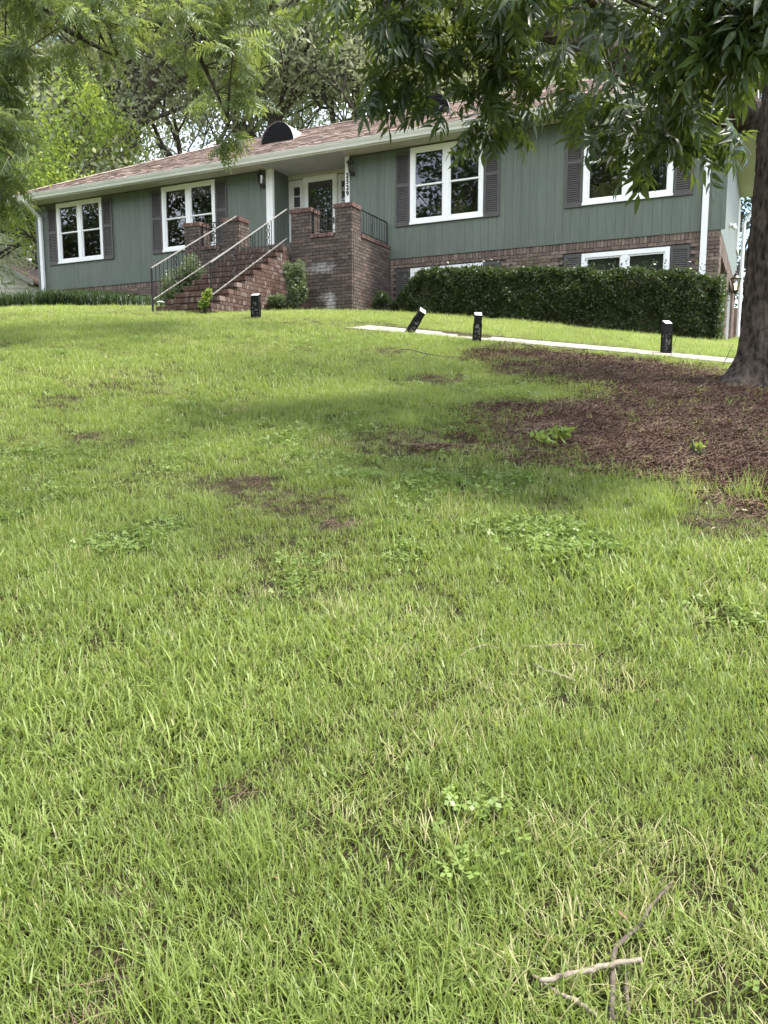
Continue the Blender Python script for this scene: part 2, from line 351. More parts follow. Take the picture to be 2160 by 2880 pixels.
# ================================================================== GROUND
def axis(segs):
    a = []
    for x0, x1, st in segs: a += list(np.arange(x0, x1, st))
    return np.array(a + [segs[-1][1]])
gx = axis([(-600, -60, 60), (-60, -16, 4), (-16, 0, .5), (0, 11, .11), (11, 20, .6), (20, 60, 4), (60, 600, 60)])
gy = axis([(-600, -60, 60), (-60, -22, 3), (-22, -19, .3), (-19, -6, .11), (-6, 2, .3), (2, 20, 1.0), (20, 60, 4), (60, 600, 60)])
GX, GY = np.meshgrid(gx, gy); GZ = ground(GX, GY)
MULCH_PX = [(1440, 992), (1500, 985), (1700, 1008), (1900, 1030), (2080, 1052), (2330, 1090), (2330, 1420), (2160, 1400), (1980, 1345), (1830, 1300),
            (1650, 1290), (1480, 1275), (1370, 1262), (1300, 1225), (1340, 1165), (1440, 1150), (1500, 1100), (1440, 1040)]
MULCH = np.array([hit(*p)[:2] for p in MULCH_PX])
BARE = [(700, 1372, 120, 34, .85), (960, 1480, 100, 26, .85), (255, 1228, 55, 16, .55), (330, 1095, 70, 14, .35), (1150, 1240, 160, 40, .45), (2040, 1470, 160, 60, .6),
        (370, 2720, 60, 25, .5), (660, 2230, 40, 15, .3), (820, 1420, 200, 50, .4), (180, 1130, 90, 14, .25), (1230, 1070, 90, 16, .5), (1090, 990, 60, 10, .5),
        (330, 2540, 50, 20, .35), (240, 2870, 60, 25, .5), (1560, 1430, 80, 25, .4)]
def poly_dist(x, y, P):                            # signed: negative inside
    x = np.asarray(x, float); y = np.asarray(y, float); ins = np.zeros(x.shape, bool); dm = np.full(x.shape, 1e9)
    for (ax, ay), (bx, by) in zip(P, np.roll(P, -1, 0)):
        ins ^= ((ay > y) != (by > y)) & (x < (bx - ax) * (y - ay) / (by - ay + 1e-12) + ax)
        t = np.clip(((x - ax) * (bx - ax) + (y - ay) * (by - ay)) / ((bx - ax) ** 2 + (by - ay) ** 2), 0, 1)
        dm = np.minimum(dm, np.hypot(x - ax - t * (bx - ax), y - ay - t * (by - ay)))
    return np.where(ins, -dm, dm)
def fbm(x, y, s, seed=0):
    x = np.asarray(x, float); y = np.asarray(y, float); out = np.zeros(x.shape); r = np.random.default_rng(seed + 101)
    for o in range(5):
        for _ in range(3):
            th = r.uniform(0, 6.28); ph = r.uniform(0, 6.28); k = s * 2 ** o * r.uniform(.7, 1.4)
            out += np.sin(k * (x * math.cos(th) + y * math.sin(th)) + ph + 1.7 * np.sin(k * .6 * (x * math.sin(th + 1) - y * math.cos(th + 1)) + ph * 2)) * .6 ** o
    return out / 4.0
def mulch_mask(x, y): return np.clip(.5 - (poly_dist(x, y, MULCH) + fbm(x, y, 1.6, 3) * .75 + fbm(x, y, 6.0, 4) * .25) / .95, 0, 1)
BARE_W = [(hit(u, v)[:2], abs(np.linalg.norm(hit(u + ru, v) - hit(u, v))), max(.12, np.linalg.norm(hit(u, v + rv) - hit(u, v))), k) for u, v, ru, rv, k in BARE]
def bare_mask(x, y):
    m = np.zeros(np.shape(x)); n = fbm(x, y, 5.0, 9) * .7
    for (c, ru, rv, k) in BARE_W:
        dx = (x - c[0]) * RT[0] + (y - c[1]) * RT[1]; dy = -(x - c[0]) * RT[1] + (y - c[1]) * RT[0]
        m = np.maximum(m, k * np.clip(1.4 - ((dx / ru) ** 2 + (dy / rv) ** 2) - n, 0, 1))
    return m
bumpz = fbm(GX, GY, 1.1, 5) * .02 + fbm(GX, GY, 5.0, 6) * .008 - .0015
near = (GX > -16) & (GX < 20) & (GY < -1.6) & (GY > -24)
GZ2 = GZ + np.where(near, bumpz, 0)
nx, ny = len(gx), len(gy)
idx = np.arange(nx * ny).reshape(ny, nx)
faces = np.stack([idx[:-1, :-1], idx[:-1, 1:], idx[1:, 1:], idx[1:, :-1]], -1).reshape(-1, 4)
gme = npmesh('ground', np.stack([GX, GY, GZ2], -1).reshape(-1, 3), faces)
at = gme.attributes.new('mulch', 'FLOAT', 'POINT'); at.data.foreach_set('value', mulch_mask(GX, GY).astype(np.float32).ravel())
HALF = {3: 2.7, 5: 1.7, 8: 1.15, 12: .88, 17: .78, 30: .70}                 # half angle of blade cover by distance band
_dc = np.hypot(GX - CAM[0], GY - CAM[1]); _an = np.abs((np.arctan2(GY - CAM[1], GX - CAM[0]) - (math.pi / 2 - YAW) + math.pi) % (2 * math.pi) - math.pi)
_hv = np.select([_dc < 3, _dc < 5, _dc < 8, _dc < 12, _dc < 17], [2.7, 1.7, 1.15, .88, .78], .70); at = gme.attributes.new('turf', 'FLOAT', 'POINT'); at.data.foreach_set('value', np.where((_an > _hv - .02) | (GY > 9.5) | (_dc > 27) | (GX < -16) | (GY < -23), 1.0, 0.0).astype(np.float32).ravel())
kind(link('ground', gme, 'soil', smooth=True), 'structure')

# concrete walk: slabs with joints
walk_root = thing('front_walk', 'pale concrete walk running along the top of the lawn to the steps', 'walkway', (4, -7.2, gz(4, -7.2)))
del walk_root['category']; del walk_root['label']; kind(walk_root, 'structure')
WALK = [(-4.0, -6.2), (-2.6, -6.9), (-1, -7.5), (1, -7.68), (2.4, -7.68), (3.7, -7.62), (4.5, -7.56), (5.4, -7.5), (6.4, -7.52), (7.3, -7.64), (8.2, -8.05), (9.4, -8.5), (11, -8.7), (13.5, -8.4)]
def walk_pt(s):                                     # front edge resampled by length
    P = np.array(WALK); d = np.r_[0, np.cumsum(np.hypot(*np.diff(P, axis=0).T))]
    return np.array([np.interp(s, d, P[:, 0]), np.interp(s, d, P[:, 1])]), d[-1]
L = walk_pt(0)[1]; s = 0.0
while s < L - .1:
    e = min(s + 1.2, L); b = MB(); ring = []
    for t in (s + .008, (s + e) / 2, e - .008):
        p = walk_pt(t)[0]; q = walk_pt(min(t + .05, L))[0]; p0 = walk_pt(max(t - .05, 0))[0]
        tg = (q - p0) / np.linalg.norm(q - p0); nrm = np.array([-tg[1], tg[0]])
        fr, bk = p, p + nrm * .78; lf = float(np.interp(fr[0], [1.3, 2.3, 5, 8], [-.10, .010, .014, .030])); zf, zk = gz(*fr) + lf, gz(*bk) + lf - .01
        ring += [(*fr, zf - .16), (*fr, zf), (*bk, zk), (*bk, zk - .16)]
    fs = [(0, 1, 2, 3)[::-1], (8, 9, 10, 11)]
    for i in (0, 4): fs += [(i, i + 1, i + 5, i + 4), (i + 1, i + 2, i + 6, i + 5), (i + 2, i + 3, i + 7, i + 6), (i + 3, i, i + 4, i + 7)]
    b.add(ring, fs); b.build('slab', 'concrete', walk_root); s = e
def walk_dist(x, y):
    P = np.array(WALK); dm = np.full(np.shape(x), 1e9)
    for (ax, ay), (bx, by) in zip(P[:-1], P[1:]):
        tg = np.array([bx - ax, by - ay]); ln = np.linalg.norm(tg); tg = tg / ln; n = np.array([-tg[1], tg[0]])
        ax2, ay2 = ax + n[0] * .5, ay + n[1] * .5
        t = np.clip((x - ax2) * tg[0] + (y - ay2) * tg[1], 0, ln)
        dm = np.minimum(dm, np.hypot(x - ax2 - tg[0] * t, y - ay2 - tg[1] * t))
    return dm                                       # distance from the walk's centre line (half width .5)

# ================================================================== HOUSE
XL, XR, DEP, ZT, FL = -13.58, 7.42, 9.0, 2.73, .30      # left, right, depth, soffit height, floor
house = thing('ranch_house', 'long green ranch house with white windows, brown shutters and a reddish hip roof', 'house', (-3, 4, -1.6))
RX0, RX1, RY = -4.24, -1.88, .85                        # entry recess
WINS = [(-12.58, -10.61), (-8.18, -6.20), (0.0, 1.97), (4.41, 6.40)]; WZ0, WZ1 = .815, 2.685
LWINS = [(0.02, 1.985), (4.43, 6.40)]; LZ0, LZ1 = -1.50, -.29
def cells(x0, x1, z0, z1, holes):
    xs = sorted({x0, x1, *[min(max(h[0], x0), x1) for h in holes], *[min(max(h[1], x0), x1) for h in holes]})
    out = []
    for a, b in zip(xs[:-1], xs[1:]):
        if b - a < 1e-6: continue
        m = (a + b) / 2; cuts = sorted([(h[2], h[3]) for h in holes if h[0] < m < h[1]]); z = z0
        for c0, c1 in cuts:
            if c0 > z: out.append((a, b, z, min(c0, z1)))
            z = max(z, c1)
        if z < z1: out.append((a, b, z, z1))
    return out
UPHOLES = [(a + .05, b - .05, WZ0 + .05, WZ1 - .05) for a, b in WINS] + [(RX0, RX1, -9, 9)]
LOHOLES = [(a + .05, b - .05, LZ0, LZ1 - .05) for a, b in LWINS]
w = MB()
for (a, b, c, d) in cells(XL + .02, XR - .03, 0, ZT + .02, UPHOLES): w.box(a, b, .006, .14, c, d)
kind(w.build('wall_sheathing', 'siding', house), 'stuff'); w = MB()
for (a, b, c, d) in cells(XL + .02, XR - .10, -3.4, 0, LOHOLES): w.box(a, b, .05, .2, c, d)
w.box(XL + .02, XL + .14, .14, DEP, -3.2, ZT); w.box(XL + .14, XR - .15, DEP - .12, DEP, -3.2, ZT)
w.box(RX0 - .10, RX0 - .012, .14, RY + .1, -1, ZT + .02); w.box(RX1 + .012, RX1 + .10, .14, RY + .1, -1, ZT + .02)
w.box(RX0 - .012, RX1 + .012, RY + .02, RY + .12, -1, ZT + .02)
w.build('wall_core', 'mortar', house)
r = MB()
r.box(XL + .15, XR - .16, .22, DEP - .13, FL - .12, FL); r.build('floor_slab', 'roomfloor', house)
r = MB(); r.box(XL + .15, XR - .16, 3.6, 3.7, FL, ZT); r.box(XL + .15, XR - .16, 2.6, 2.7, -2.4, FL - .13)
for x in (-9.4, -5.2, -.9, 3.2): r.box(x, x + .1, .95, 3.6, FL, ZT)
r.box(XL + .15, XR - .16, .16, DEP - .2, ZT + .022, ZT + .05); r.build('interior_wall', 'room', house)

# vertical siding boards, front
def boards_front(x0, x1, yf, z0, z1, holes, pitch=.203):
    n = max(1, round((x1 - x0) / pitch)); p = (x1 - x0) / n
    for i in range(n):
        a, b = x0 + i * p + .002, x0 + (i + 1) * p - .002
        cs = cells(a, b, z0, z1, holes); low = [q for q in cs if q[2] < .5]; high = [q for q in cs if q[2] >= .5]
        for grp in (low, high):
            if not grp: continue
            m = MB(); e0 = [q for q in grp]
            if len(e0) == 1: c, d, e, f = e0[0]; m.box(c, d, yf, yf + .018, e, f)
            else:                                       # an L-shaped board beside an opening, one closed outline
                out = []; e0.sort()
                bot = [(q[0], q[2]) for q in e0] + [(e0[-1][1], e0[-1][2])]; top = []
                pts = []
                for q in e0: pts += [(q[0], q[2]), (q[1], q[2])]
                for q in reversed(e0): pts += [(q[1], q[3]), (q[0], q[3])]
                n_ = len(pts); m.add([(px, yf, pz) for px, pz in pts] + [(px, yf + .018, pz) for px, pz in pts], [tuple(range(n_))] + [tuple(range(2 * n_ - 1, n_ - 1, -1))] + [(i_, n_ + i_, n_ + (i_ + 1) % n_, (i_ + 1) % n_) for i_ in range(n_)])
            m.build('siding_board', 'siding', house)
FH = [(a + .02, b - .02, WZ0 + .02, WZ1 - .02) for a, b in WINS]
boards_front(XL, -4.42, -.008, 0, ZT, FH); boards_front(-1.77, XR, -.008, 0, ZT, FH)
def boards_side(xf, y0, y1, z0, z1, out, pitch=.203):
    n = max(1, round((y1 - y0) / pitch)); p = (y1 - y0) / n
    for i in range(n):
        a, b = y0 + i * p + .0035, y0 + (i + 1) * p - .0035
        MB().box(min(xf, xf - out * .018), max(xf, xf - out * .018), a, b, z0, z1).build('siding_board', 'siding', house)
boards_side(RX0 + .006, .02, RY, .1, ZT, 1); boards_side(RX1 - .006, .02, RY, .1, ZT, -1)
# siding bottom drip edge
MB().box(XL, -4.42, -.016, -.009, -.012, .018).build('drip_edge', 'siding', house); MB().box(-1.77, XR, -.016, -.009, -.012, .018).build('drip_edge', 'siding', house)

# right end wall: siding above, brick with garage openings below
sw = MB(); GAR = [(.75, 3.55), (4.55, 7.3)]
sw.box(XR - .15, XR - .02, .15, DEP, 0, ZT)
for (a, b, c, d) in cells(.2, DEP, -3.2, 0, [(g0, g1, -9, -.42) for g0, g1 in GAR]): sw.box(XR - .16, XR - .05, a, b, c, d)
sw.build('end_wall_core', 'mortar', house)
boards_side(XR + .006, .02, DEP, 0, ZT, 1)
for g0, g1 in GAR:
    d = MB().box(XR - .55, XR - .50, g0, g1, -3.2, -.42).build('garage_door', 'garage', house)
    for k in range(5): MB().box(XR - .50, XR - .49, g0 + .05, g1 - .05, -2.75 + k * .46, -2.35 + k * .46).build('panel', 'garage', d)
    MB().box(XR - .50, XR - .06, g0, g0 + .06, -3.1, -.42).build('door_jamb', 'trim', house); MB().box(XR - .50, XR - .06, g1 - .06, g1, -3.1, -.42).build('door_jamb', 'trim', house)
wn_ = MB(); wn_.box(XR + .01, XR + .05, 7.7, 8.6, .9, 1.0); wn_.box(XR + .01, XR + .05, 7.7, 8.6, 2.3, 2.4); wn_.box(XR + .01, XR + .05, 7.7, 7.8, 1.0, 2.3); wn_.box(XR + .01, XR + .05, 8.5, 8.6, 1.0, 2.3)
wo = wn_.build('side_window', 'vinyl', house); MB().box(XR + .008, XR + .02, 7.8, 8.5, 1.0, 2.3).build('pane', 'glass', wo)
boards_l = MB().box(XL - .018, XL, 0, DEP, -.02, ZT).build('left_wall_siding', 'siding', house)

# house brick: soldier band and courses on the right, and the low foundation band on the left
hb = []; SOLD = .155
def soldiers(x0, x1, z1, h):
    n = round((x1 - x0) / BH); p = (x1 - x0) / n
    return [(x0 + (i + .5) * p, .035, z1 - h / 2, p - BJ, .06, h - BJ) for i in range(n)]
hb += soldiers(3.0, XR - .005, -.012, SOLD) + [c for c in courses_x(2.05, XR, -1.15, -SOLD - .012, .005, holes=[(a - .42, b + .42, LZ0, LZ1 + .03) for a, b in LWINS])]
more = soldiers(-.58, 3.0, -.012, SOLD) + courses_x(-.58, 2.05, -1.9, -SOLD - .012, .005, holes=[(a - .42, b + .42, LZ0, LZ1 + .03) for a, b in LWINS])
more += courses_x(2.05, XR, -2.7, -1.16, .005, holes=[(a - .01, b + .01, LZ0, LZ1 + .03) for a, b in LWINS])
more += soldiers(XL, -5.66, -.012, SOLD) + courses_x(XL, -5.66, -1.3, -SOLD - .012, .005)
more += courses_y(.07, .75, -2.9, -.012, XR + .006) + courses_y(3.55, 4.55, -2.9, -.012, XR + .006) + courses_y(7.3, DEP, -2.9, -.012, XR + .006)
more += [(XR - .024, y, -.22, .06, .07, .40) for y in np.arange(.80, 3.5, .081)] + [(XR - .024, y, -.22, .06, .07, .40) for y in np.arange(4.6, 7.25, .081)]
hb.sort(key=lambda c: -c[2])
place_bricks(hb + more, house, unit_mesh('brick', 'brick'), 'brick', 300)

# windows
def window(x0, x1, z0, z1, blind, lower=False):
    f = MB(); f.frame(x0, x1, z0, z1, .10, -.045, .04)
    xm = (x0 + x1) / 2; f.box(xm - .075, xm + .075, -.040, .04, z0 + .10, z1 - .10)
    f.box(x0 - .015, x1 + .015, -.06, -.046, z0 - .012, z0 + .045)           # sill lip
    wo = f.build('window', 'vinyl', house)
    zr = z0 + .10 + (z1 - z0 - .2) * .505
    for a, b in ((x0 + .10, xm - .075), (xm + .075, x1 - .10)):
        sh = MB(); sh.frame(a, b, zr - .018, z1 - .10, .036, -.020, .03); sh.frame(a, b, z0 + .10, zr + .018, .042, .0, .04)
        sh.build('sash', 'vinyl', wo)
        for c, d, yy in ((z0 + .142, zr - .024, .022), (zr + .018, z1 - .136, .008)):
            tilt = random.uniform(-.0025, .0025); v = [(a + .03, yy, c), (b - .03, yy + tilt, c), (b - .03, yy + tilt, d), (a + .03, yy, d)]
            MB().add(v, [(0, 1, 2, 3)]).build('pane', 'glass', wo)
        if blind:
            k = MB(); n = int((z1 - .12 - blind) / .05)
            for i in range(n): zz = z1 - .12 - i * .05; k.add([(a - .02, .13, zz), (b + .02, .13, zz), (b + .02, .16, zz - .046), (a - .02, .16, zz - .046)], [(0, 1, 2, 3)])
            k.build('blind', 'blind', wo)
    return wo
for i, (a, b) in enumerate(WINS): window(a, b, WZ0, WZ1, (2.28, 2.32, None, None)[i])
for a, b in LWINS: window(a, b, LZ0, LZ1, -1.40, True)
# shutters
def shutter(x0, x1, z0, z1, mids, y0=-.042):
    f = MB(); st = .055
    f.box(x0, x0 + st, y0, y0 + .032, z0, z1); f.box(x1 - st, x1, y0, y0 + .032, z0, z1)
    rails = [(z0, z0 + .10)] + [(m - .04, m + .04) for m in mids] + [(z1 - .085, z1)]
    for a, b in rails: f.box(x0 + st, x1 - st, y0, y0 + .030, a, b)
    f.box(x0 + st, x1 - st, y0 + .026, y0 + .031, z0 + .1, z1 - .085)
    so = f.build('shutter', 'shutter', house); l = MB()
    for (a0, a1), (b0, b1) in zip(rails[:-1], rails[1:]):
        n = int((b0 - a1) / .047); p = (b0 - a1) / n
        for i in range(n):
            z = a1 + i * p
            l.add([(x0 + st, y0 + .003, z + .006), (x1 - st, y0 + .003, z + .006), (x1 - st, y0 + .024, z + p * .92), (x0 + st, y0 + .024, z + p * .92),
                   (x0 + st, y0 + .009, z + .002), (x1 - st, y0 + .009, z + .002)], [(0, 1, 2, 3), (0, 4, 5, 1)])
    l.build('louvre_slats', 'shutter', so)
for a, b in WINS:
    for x in (a - .42, b + .015): shutter(x, x + .405, WZ0 - .03, WZ1 - .06, [1.80])
for a, b in LWINS:
    for x in (a - .42, b + .015): shutter(x, x + .405, LZ0, LZ1 + .01, [], -.03)

# recess trim, door, sidelights
MB().box(-4.42, -4.20, -.035, .05, .1, ZT).build('corner_post', 'trim', house)
post_r = MB().box(-1.90, -1.77, -.035, .05, .1, ZT).build('corner_post', 'trim', house)
MB().box(RX0, RX1, RY - .03, RY + .018, ZT - .11, ZT - .002).build('door_head_trim', 'soffit', house)
DX0, DX1, DZ0, DZ1 = -3.66, -2.66, .36, 2.58
t = MB(); t.box(RX0 + .01, RX1 - .01, RY - .01, RY + .015, .24, ZT - .135); t.build('door_surround', 'trim', house)
d = MB(); d.frame(DX0 - .05, DX1 + .05, DZ0, DZ1 + .05, .05, RY - .06, RY - .012); d.build('door_frame', 'trim', house)
d = MB(); d.frame(DX0, DX1, DZ0 + .002, DZ1, .10, RY - .045, RY - .018); sd = d.build('storm_door', 'vinyl', house)
MB().box(DX0 + .1, DX1 - .1, RY - .0165, RY - .013, DZ0 + .1, DZ1 - .1).build('inner_door', 'shutter', sd)
MB().add([(DX0 + .1, RY - .036, DZ0 + .1), (DX1 - .1, RY - .036, DZ0 + .1), (DX1 - .1, RY - .033, DZ1 - .1), (DX0 + .1, RY - .033, DZ1 - .1)], [(0, 1, 2, 3)]).build('pane', 'glass_deep', sd)
MB().box(DX1 - .07, DX1 - .045, RY - .085, RY - .045, 1.28, 1.44).build('handle', 'iron', sd)
for a, b in ((-4.10, -3.78), (-2.54, -2.02)):
    s_ = MB(); s_.frame(a, b, .5, 2.46, .055, RY - .035, RY - .011)
    for z in (1.0, 1.42, 1.84, 2.15): s_.box(a + .055, b - .055, RY - .030, RY - .012, z - .012, z + .012)
    so = s_.build('sidelight', 'trim', house)
    MB().box(a + .05, b - .05, RY - .0185, RY - .0175, .55, 2.41).build('pane', 'glass', so)
    k = MB()
    for i in range(60):
        z = .57 + i * .03; k.add([(a + .06, RY - .0165, z), (b - .06, RY - .0165, z), (b - .06, RY - .012, z + .022), (a + .06, RY - .012, z + .022)], [(0, 1, 2, 3)])
    k.build('blind', 'blind', so)
# house number on the right post
fc = bpy.data.curves.new('digits', 'FONT'); fc.size = .175; fc.extrude = .006; fc.offset = .0035; fc.align_x = 'CENTER'
for i, ch in enumerate('2529'):
    fc.body = ch; tmp = bpy.data.objects.new('tmp', fc); COL.objects.link(tmp)
    dg = bpy.context.evaluated_depsgraph_get(); me = bpy.data.meshes.new_from_object(tmp.evaluated_get(dg)); bpy.data.objects.remove(tmp)
    me.materials.clear(); me.name = 'digit'; me.transform(Matrix.Translation((-1.822, -.043, 2.19 - i * .152)) @ Matrix.Rotation(math.pi / 2, 4, 'X') @ Matrix.Diagonal((.92, 1, 1, 1)))
    o = link('digit', me, 'black', post_r); o['label'] = 'black house number digit ' + ch

# soffit, fascia, gutter, downspouts
EO = .60
MB().box(XL - EO + .1, RX0 - .1, -EO + .02, .0, ZT + .002, ZT + .02).build('soffit', 'soffit', house)
MB().box(RX1 + .08, XR + EO - .1, -EO + .02, .0, ZT + .002, ZT + .02).build('soffit', 'soffit', house)
MB().box(RX0 - .1, RX1 + .08, -EO + .02, RY + .02, ZT + .003, ZT + .021).build('porch_ceiling', 'ceiling', house)
MB().box(XR, XR + EO - .02, .01, DEP, ZT + .002, ZT + .02).build('soffit', 'soffit', house)
for a, b in ((XL, -4.42), (-1.77, XR)): MB().box(a, b, -.022, -.009, ZT - .03, ZT + .001).build('frieze_shadow_strip', 'shutter', house)  # dark-coloured strip painted in as the shadow gap between siding and soffit
MB().box(XL - EO + .02, XR + EO - .02, -EO + .005, -EO + .02, ZT - .02, ZT + .19).build('fascia', 'trim', house)
MB().box(XR + EO - .02, XR + EO, -EO + .02, DEP + EO, ZT - .02, ZT + .19).build('fascia', 'trim', house)
prof = [(-EO + .003, 2.74), (-EO - .06, 2.74), (-EO - .075, 2.79), (-EO - .105, 2.84), (-EO - .115, 2.865), (-EO - .115, 2.885), (-EO - .128, 2.885), (-EO - .128, 2.90),
        (-EO - .108, 2.90), (-EO - .098, 2.85), (-EO - .055, 2.752), (-EO + .003, 2.752)]
g = MB(); n = len(prof); x0, x1 = XL - EO - .02, XR + EO + .02
g.add([(x0, y, z) for y, z in prof] + [(x1, y, z) for y, z in prof], [(i, (i + 1) % n, n + (i + 1) % n, n + i) for i in range(n)] + [tuple(range(n - 1, -1, -1)), tuple(range(n, 2 * n))])
gut = g.build('gutter', 'gutter', house)
def downspout(x, ztop, zbot, w=.10):
    b = MB()
    def rect(y, z, h): return [(x - w / 2, y - h, z), (x + w / 2, y - h, z), (x + w / 2, y + h, z), (x - w / 2, y + h, z)]
    vs = rect(-EO - .04, ztop, .035) + rect(-EO - .02, ztop - .08, .04) + rect(-.08, ztop - .42, .04) + rect(-.065, ztop - .5, .038) + rect(-.065, zbot + .15, .038) + rect(-.20, zbot, .04)
    fs = [(0, 1, 2, 3), (23, 22, 21, 20)]
    for i in range(5):
        for j in range(4): fs.append((i * 4 + j, i * 4 + (j + 1) % 4, (i + 1) * 4 + (j + 1) % 4, (i + 1) * 4 + j))
    b.add(vs, fs); return b.build('downspout', 'downspout', house)
downspout(-13.30, 2.75, -.95, .115); downspout(7.10, 2.75, -2.35, .13)
MB().tube([(XR + .55, DEP + .1, ZT), (XR + .5, DEP + .1, ZT - .2), (XR + .15, DEP, ZT - .8), (XR + .15, DEP, -1.9)], .055, 8).build('downspout', 'downspout', house)
MB().box(XR + .01, XR + .1, -.02, -.01, -.02, ZT).build('corner_board', 'siding', house)

# roof: deck, shingles, hips
EY0, EY1, EX0, EX1, EZ = -EO - .03, DEP + EO, XL - EO - .03, XR + EO + .03, 2.93
RYM = (EY0 + EY1) / 2; SL = .4725; RZ = EZ + SL * (RYM - EY0); HX0, HX1 = EX0 + (RYM - EY0), EX1 - (RYM - EY0)
rf = MB()
rf.add([(EX0, EY0, EZ), (EX1, EY0, EZ), (HX1, RYM, RZ), (HX0, RYM, RZ), (EX1, EY1, EZ), (EX0, EY1, EZ)],
       [(0, 1, 2, 3), (1, 4, 2), (4, 5, 3, 2), (5, 0, 3), (0, 5, 4, 1)])
roof = rf.build('roof', 'roofdeck', house)
sh = MB(); SN = math.hypot(1, SL); ux = np.array([0, 1 / SN, SL / SN]); nn = np.array([0, -SL / SN, 1 / SN]); LEN = (RYM - EY0) * SN; k = 0; t = -.02
while t < LEN:
    fr = t / LEN; a = EX0 + (HX0 - EX0) * fr; b = EX1 - (EX1 - HX1) * fr; x = a - random.uniform(0, .3)
    while x < b:
        wd = random.choice((.17, .22, .28, .34)); p, q = max(x, a), min(x + wd, b)
        if q - p > .03:
            h0 = random.uniform(.012, .026); o = np.array([0, EY0, EZ]) + ux * t
            A = [np.array([p, 0, 0]) + o + nn * h0, np.array([q, 0, 0]) + o + nn * h0, np.array([q, 0, 0]) + o + ux * .17 + nn * .006, np.array([p, 0, 0]) + o + ux * .17 + nn * .006,
                 np.array([p, 0, 0]) + o + nn * .001, np.array([q, 0, 0]) + o + nn * .001]
            sh.add(A, [(0, 1, 2, 3), (4, 5, 1, 0)])
        x += wd + .003
    t += .142; k += 1
kind(sh.build('shingles', 'shingle', roof), 'stuff')
cp = MB()
def caps(p0, p1, nrm=(0, 0, 1)):
    p0, p1 = np.array(p0), np.array(p1); n = int(np.linalg.norm(p1 - p0) / .15); d = (p1 - p0) / n
    sd = np.cross(d, nrm); sd = sd / np.linalg.norm(sd) * .13
    for i in range(n):
        a = p0 + d * i; b = a + d * 1.3
        cp.add([a - sd + [0, 0, -.015], a + [0, 0, .045], a + sd + [0, 0, -.015], b - sd + [0, 0, -.025], b + [0, 0, .03], b + sd + [0, 0, -.025]], [(0, 1, 4, 3), (1, 2, 5, 4)])
caps((HX0, RYM, RZ), (HX1, RYM, RZ)); caps((EX0, EY0, EZ + .01), (HX0, RYM, RZ + .01)); caps((EX1, EY0, EZ + .01), (HX1, RYM, RZ + .01))
cp.build('ridge_caps', 'shingle', roof)
# half-round louvred roof vents
def roof_vent(xc, y0, rad=.60, tail=1.35):
    zb = EZ + SL * (y0 - EY0) + .0; n = 22
    arc = [(xc + rad * math.cos(math.pi * i / n), zb - .03 + (rad * 1.03) * math.sin(math.pi * i / n)) for i in range(n + 1)]
    yb = y0 + tail; zbk = EZ + SL * (yb - EY0) + .01; h = MB()
    vs = [(x, y0, z) for x, z in arc] + [(xc + rad * .10 * math.cos(math.pi * i / n), yb, zbk + .015 * math.sin(math.pi * i / n)) for i in range(n + 1)]
    h.add(vs, [(i, i + 1, n + 2 + i, n + 1 + i) for i in range(n)])
    h.add([(xc + (x - xc) * 1.0, y0 - .03, z) for x, z in arc] + [(x, y0, z) for x, z in arc], [(i, i + 1, n + 2 + i, n + 1 + i) for i in range(n)])
    vo = h.build('roof_vent', 'vent_hood', roof, True)
    bk = MB(); bk.add([(x, y0 + .05, z) for x, z in arc], [tuple(range(n + 1))]); bk.build('vent_backing', 'louvre', roof)
    lv = MB(); z = zb
    while z < zb + rad * .96:
        hw = rad * math.sqrt(max(0, 1 - ((z + .03 - zb) / (rad * 1.03)) ** 2)) - .008
        lv.add([(xc - hw, y0 - .025, z), (xc + hw, y0 - .025, z), (xc + hw, y0 + .035, z + .05), (xc - hw, y0 + .035, z + .05), (xc - hw, y0 - .025, z - .008), (xc + hw, y0 - .025, z - .008)], [(0, 1, 2, 3), (4, 5, 1, 0)]); z += .052
    lv.build('vent_louvres', 'louvre', roof)
roof_vent(-5.27, 1.88); roof_vent(-.32, 2.03)
# end-wall flood light
fl = MB(); fl.box(XR + .024, XR + .05, 3.3, 3.5, .70, .80); fl.tube([(XR + .05, 3.4, .75), (XR + .14, 3.25, .72)], [.03, .05], 8); fl.tube([(XR + .05, 3.4, .75), (XR + .14, 3.6, .72)], [.03, .05], 8)
tag(fl.build('flood_light', 'vinyl'), 'small white twin flood light on the sunlit end wall of the green house', 'light')

# ================================================================== PORCH AND STEPS
PY, PF = -2.10, .235                                    # porch front face, porch floor
PIERS = [(-5.65, -5.14), (-4.41, -3.87), (-2.31, -1.74), (-1.06, -.59)]; PCAP = .97
porch = thing('brick_porch', 'dark brick entry porch with four square piers and white efflorescence stains', 'porch', (-3.1, -1, -1.65))
c = MB(); c.box(-5.60, -.64, PY + .05, -.02, -2.6, PF - .03)
for a, b in PIERS: c.box(a + .05, b - .05, PY + .05, PY + .42, PF - .03, PCAP - .05)
c.box(-.90, -.64, PY + .42, -.02, PF - .031, PF + .03); c.box(-1.75, -1.05, PY + .05, PY + .25, PF - .031, PF + .03); c.box(-5.15, -4.40, PY + .05, PY + .25, PF - .031, PF + .03)
c.build('masonry_core', 'mortar', porch)
MB().box(-5.55, -.95, PY + .26, -.03, PF - .028, PF).build('porch_floor', 'concrete', porch)
pb = courses_x(-2.31, -.59, -1.62, PF, PY)
for a, b in PIERS[2:]: pb += courses_x(a, b, PF, PCAP - .10, PY)
py_ = courses_y(PY + .065, -.02, -1.9, PF, -.59)
for a, b in PIERS[2:]: py_ += courses_y(PY + .065, PY + .45, PF, PCAP - .10, b)
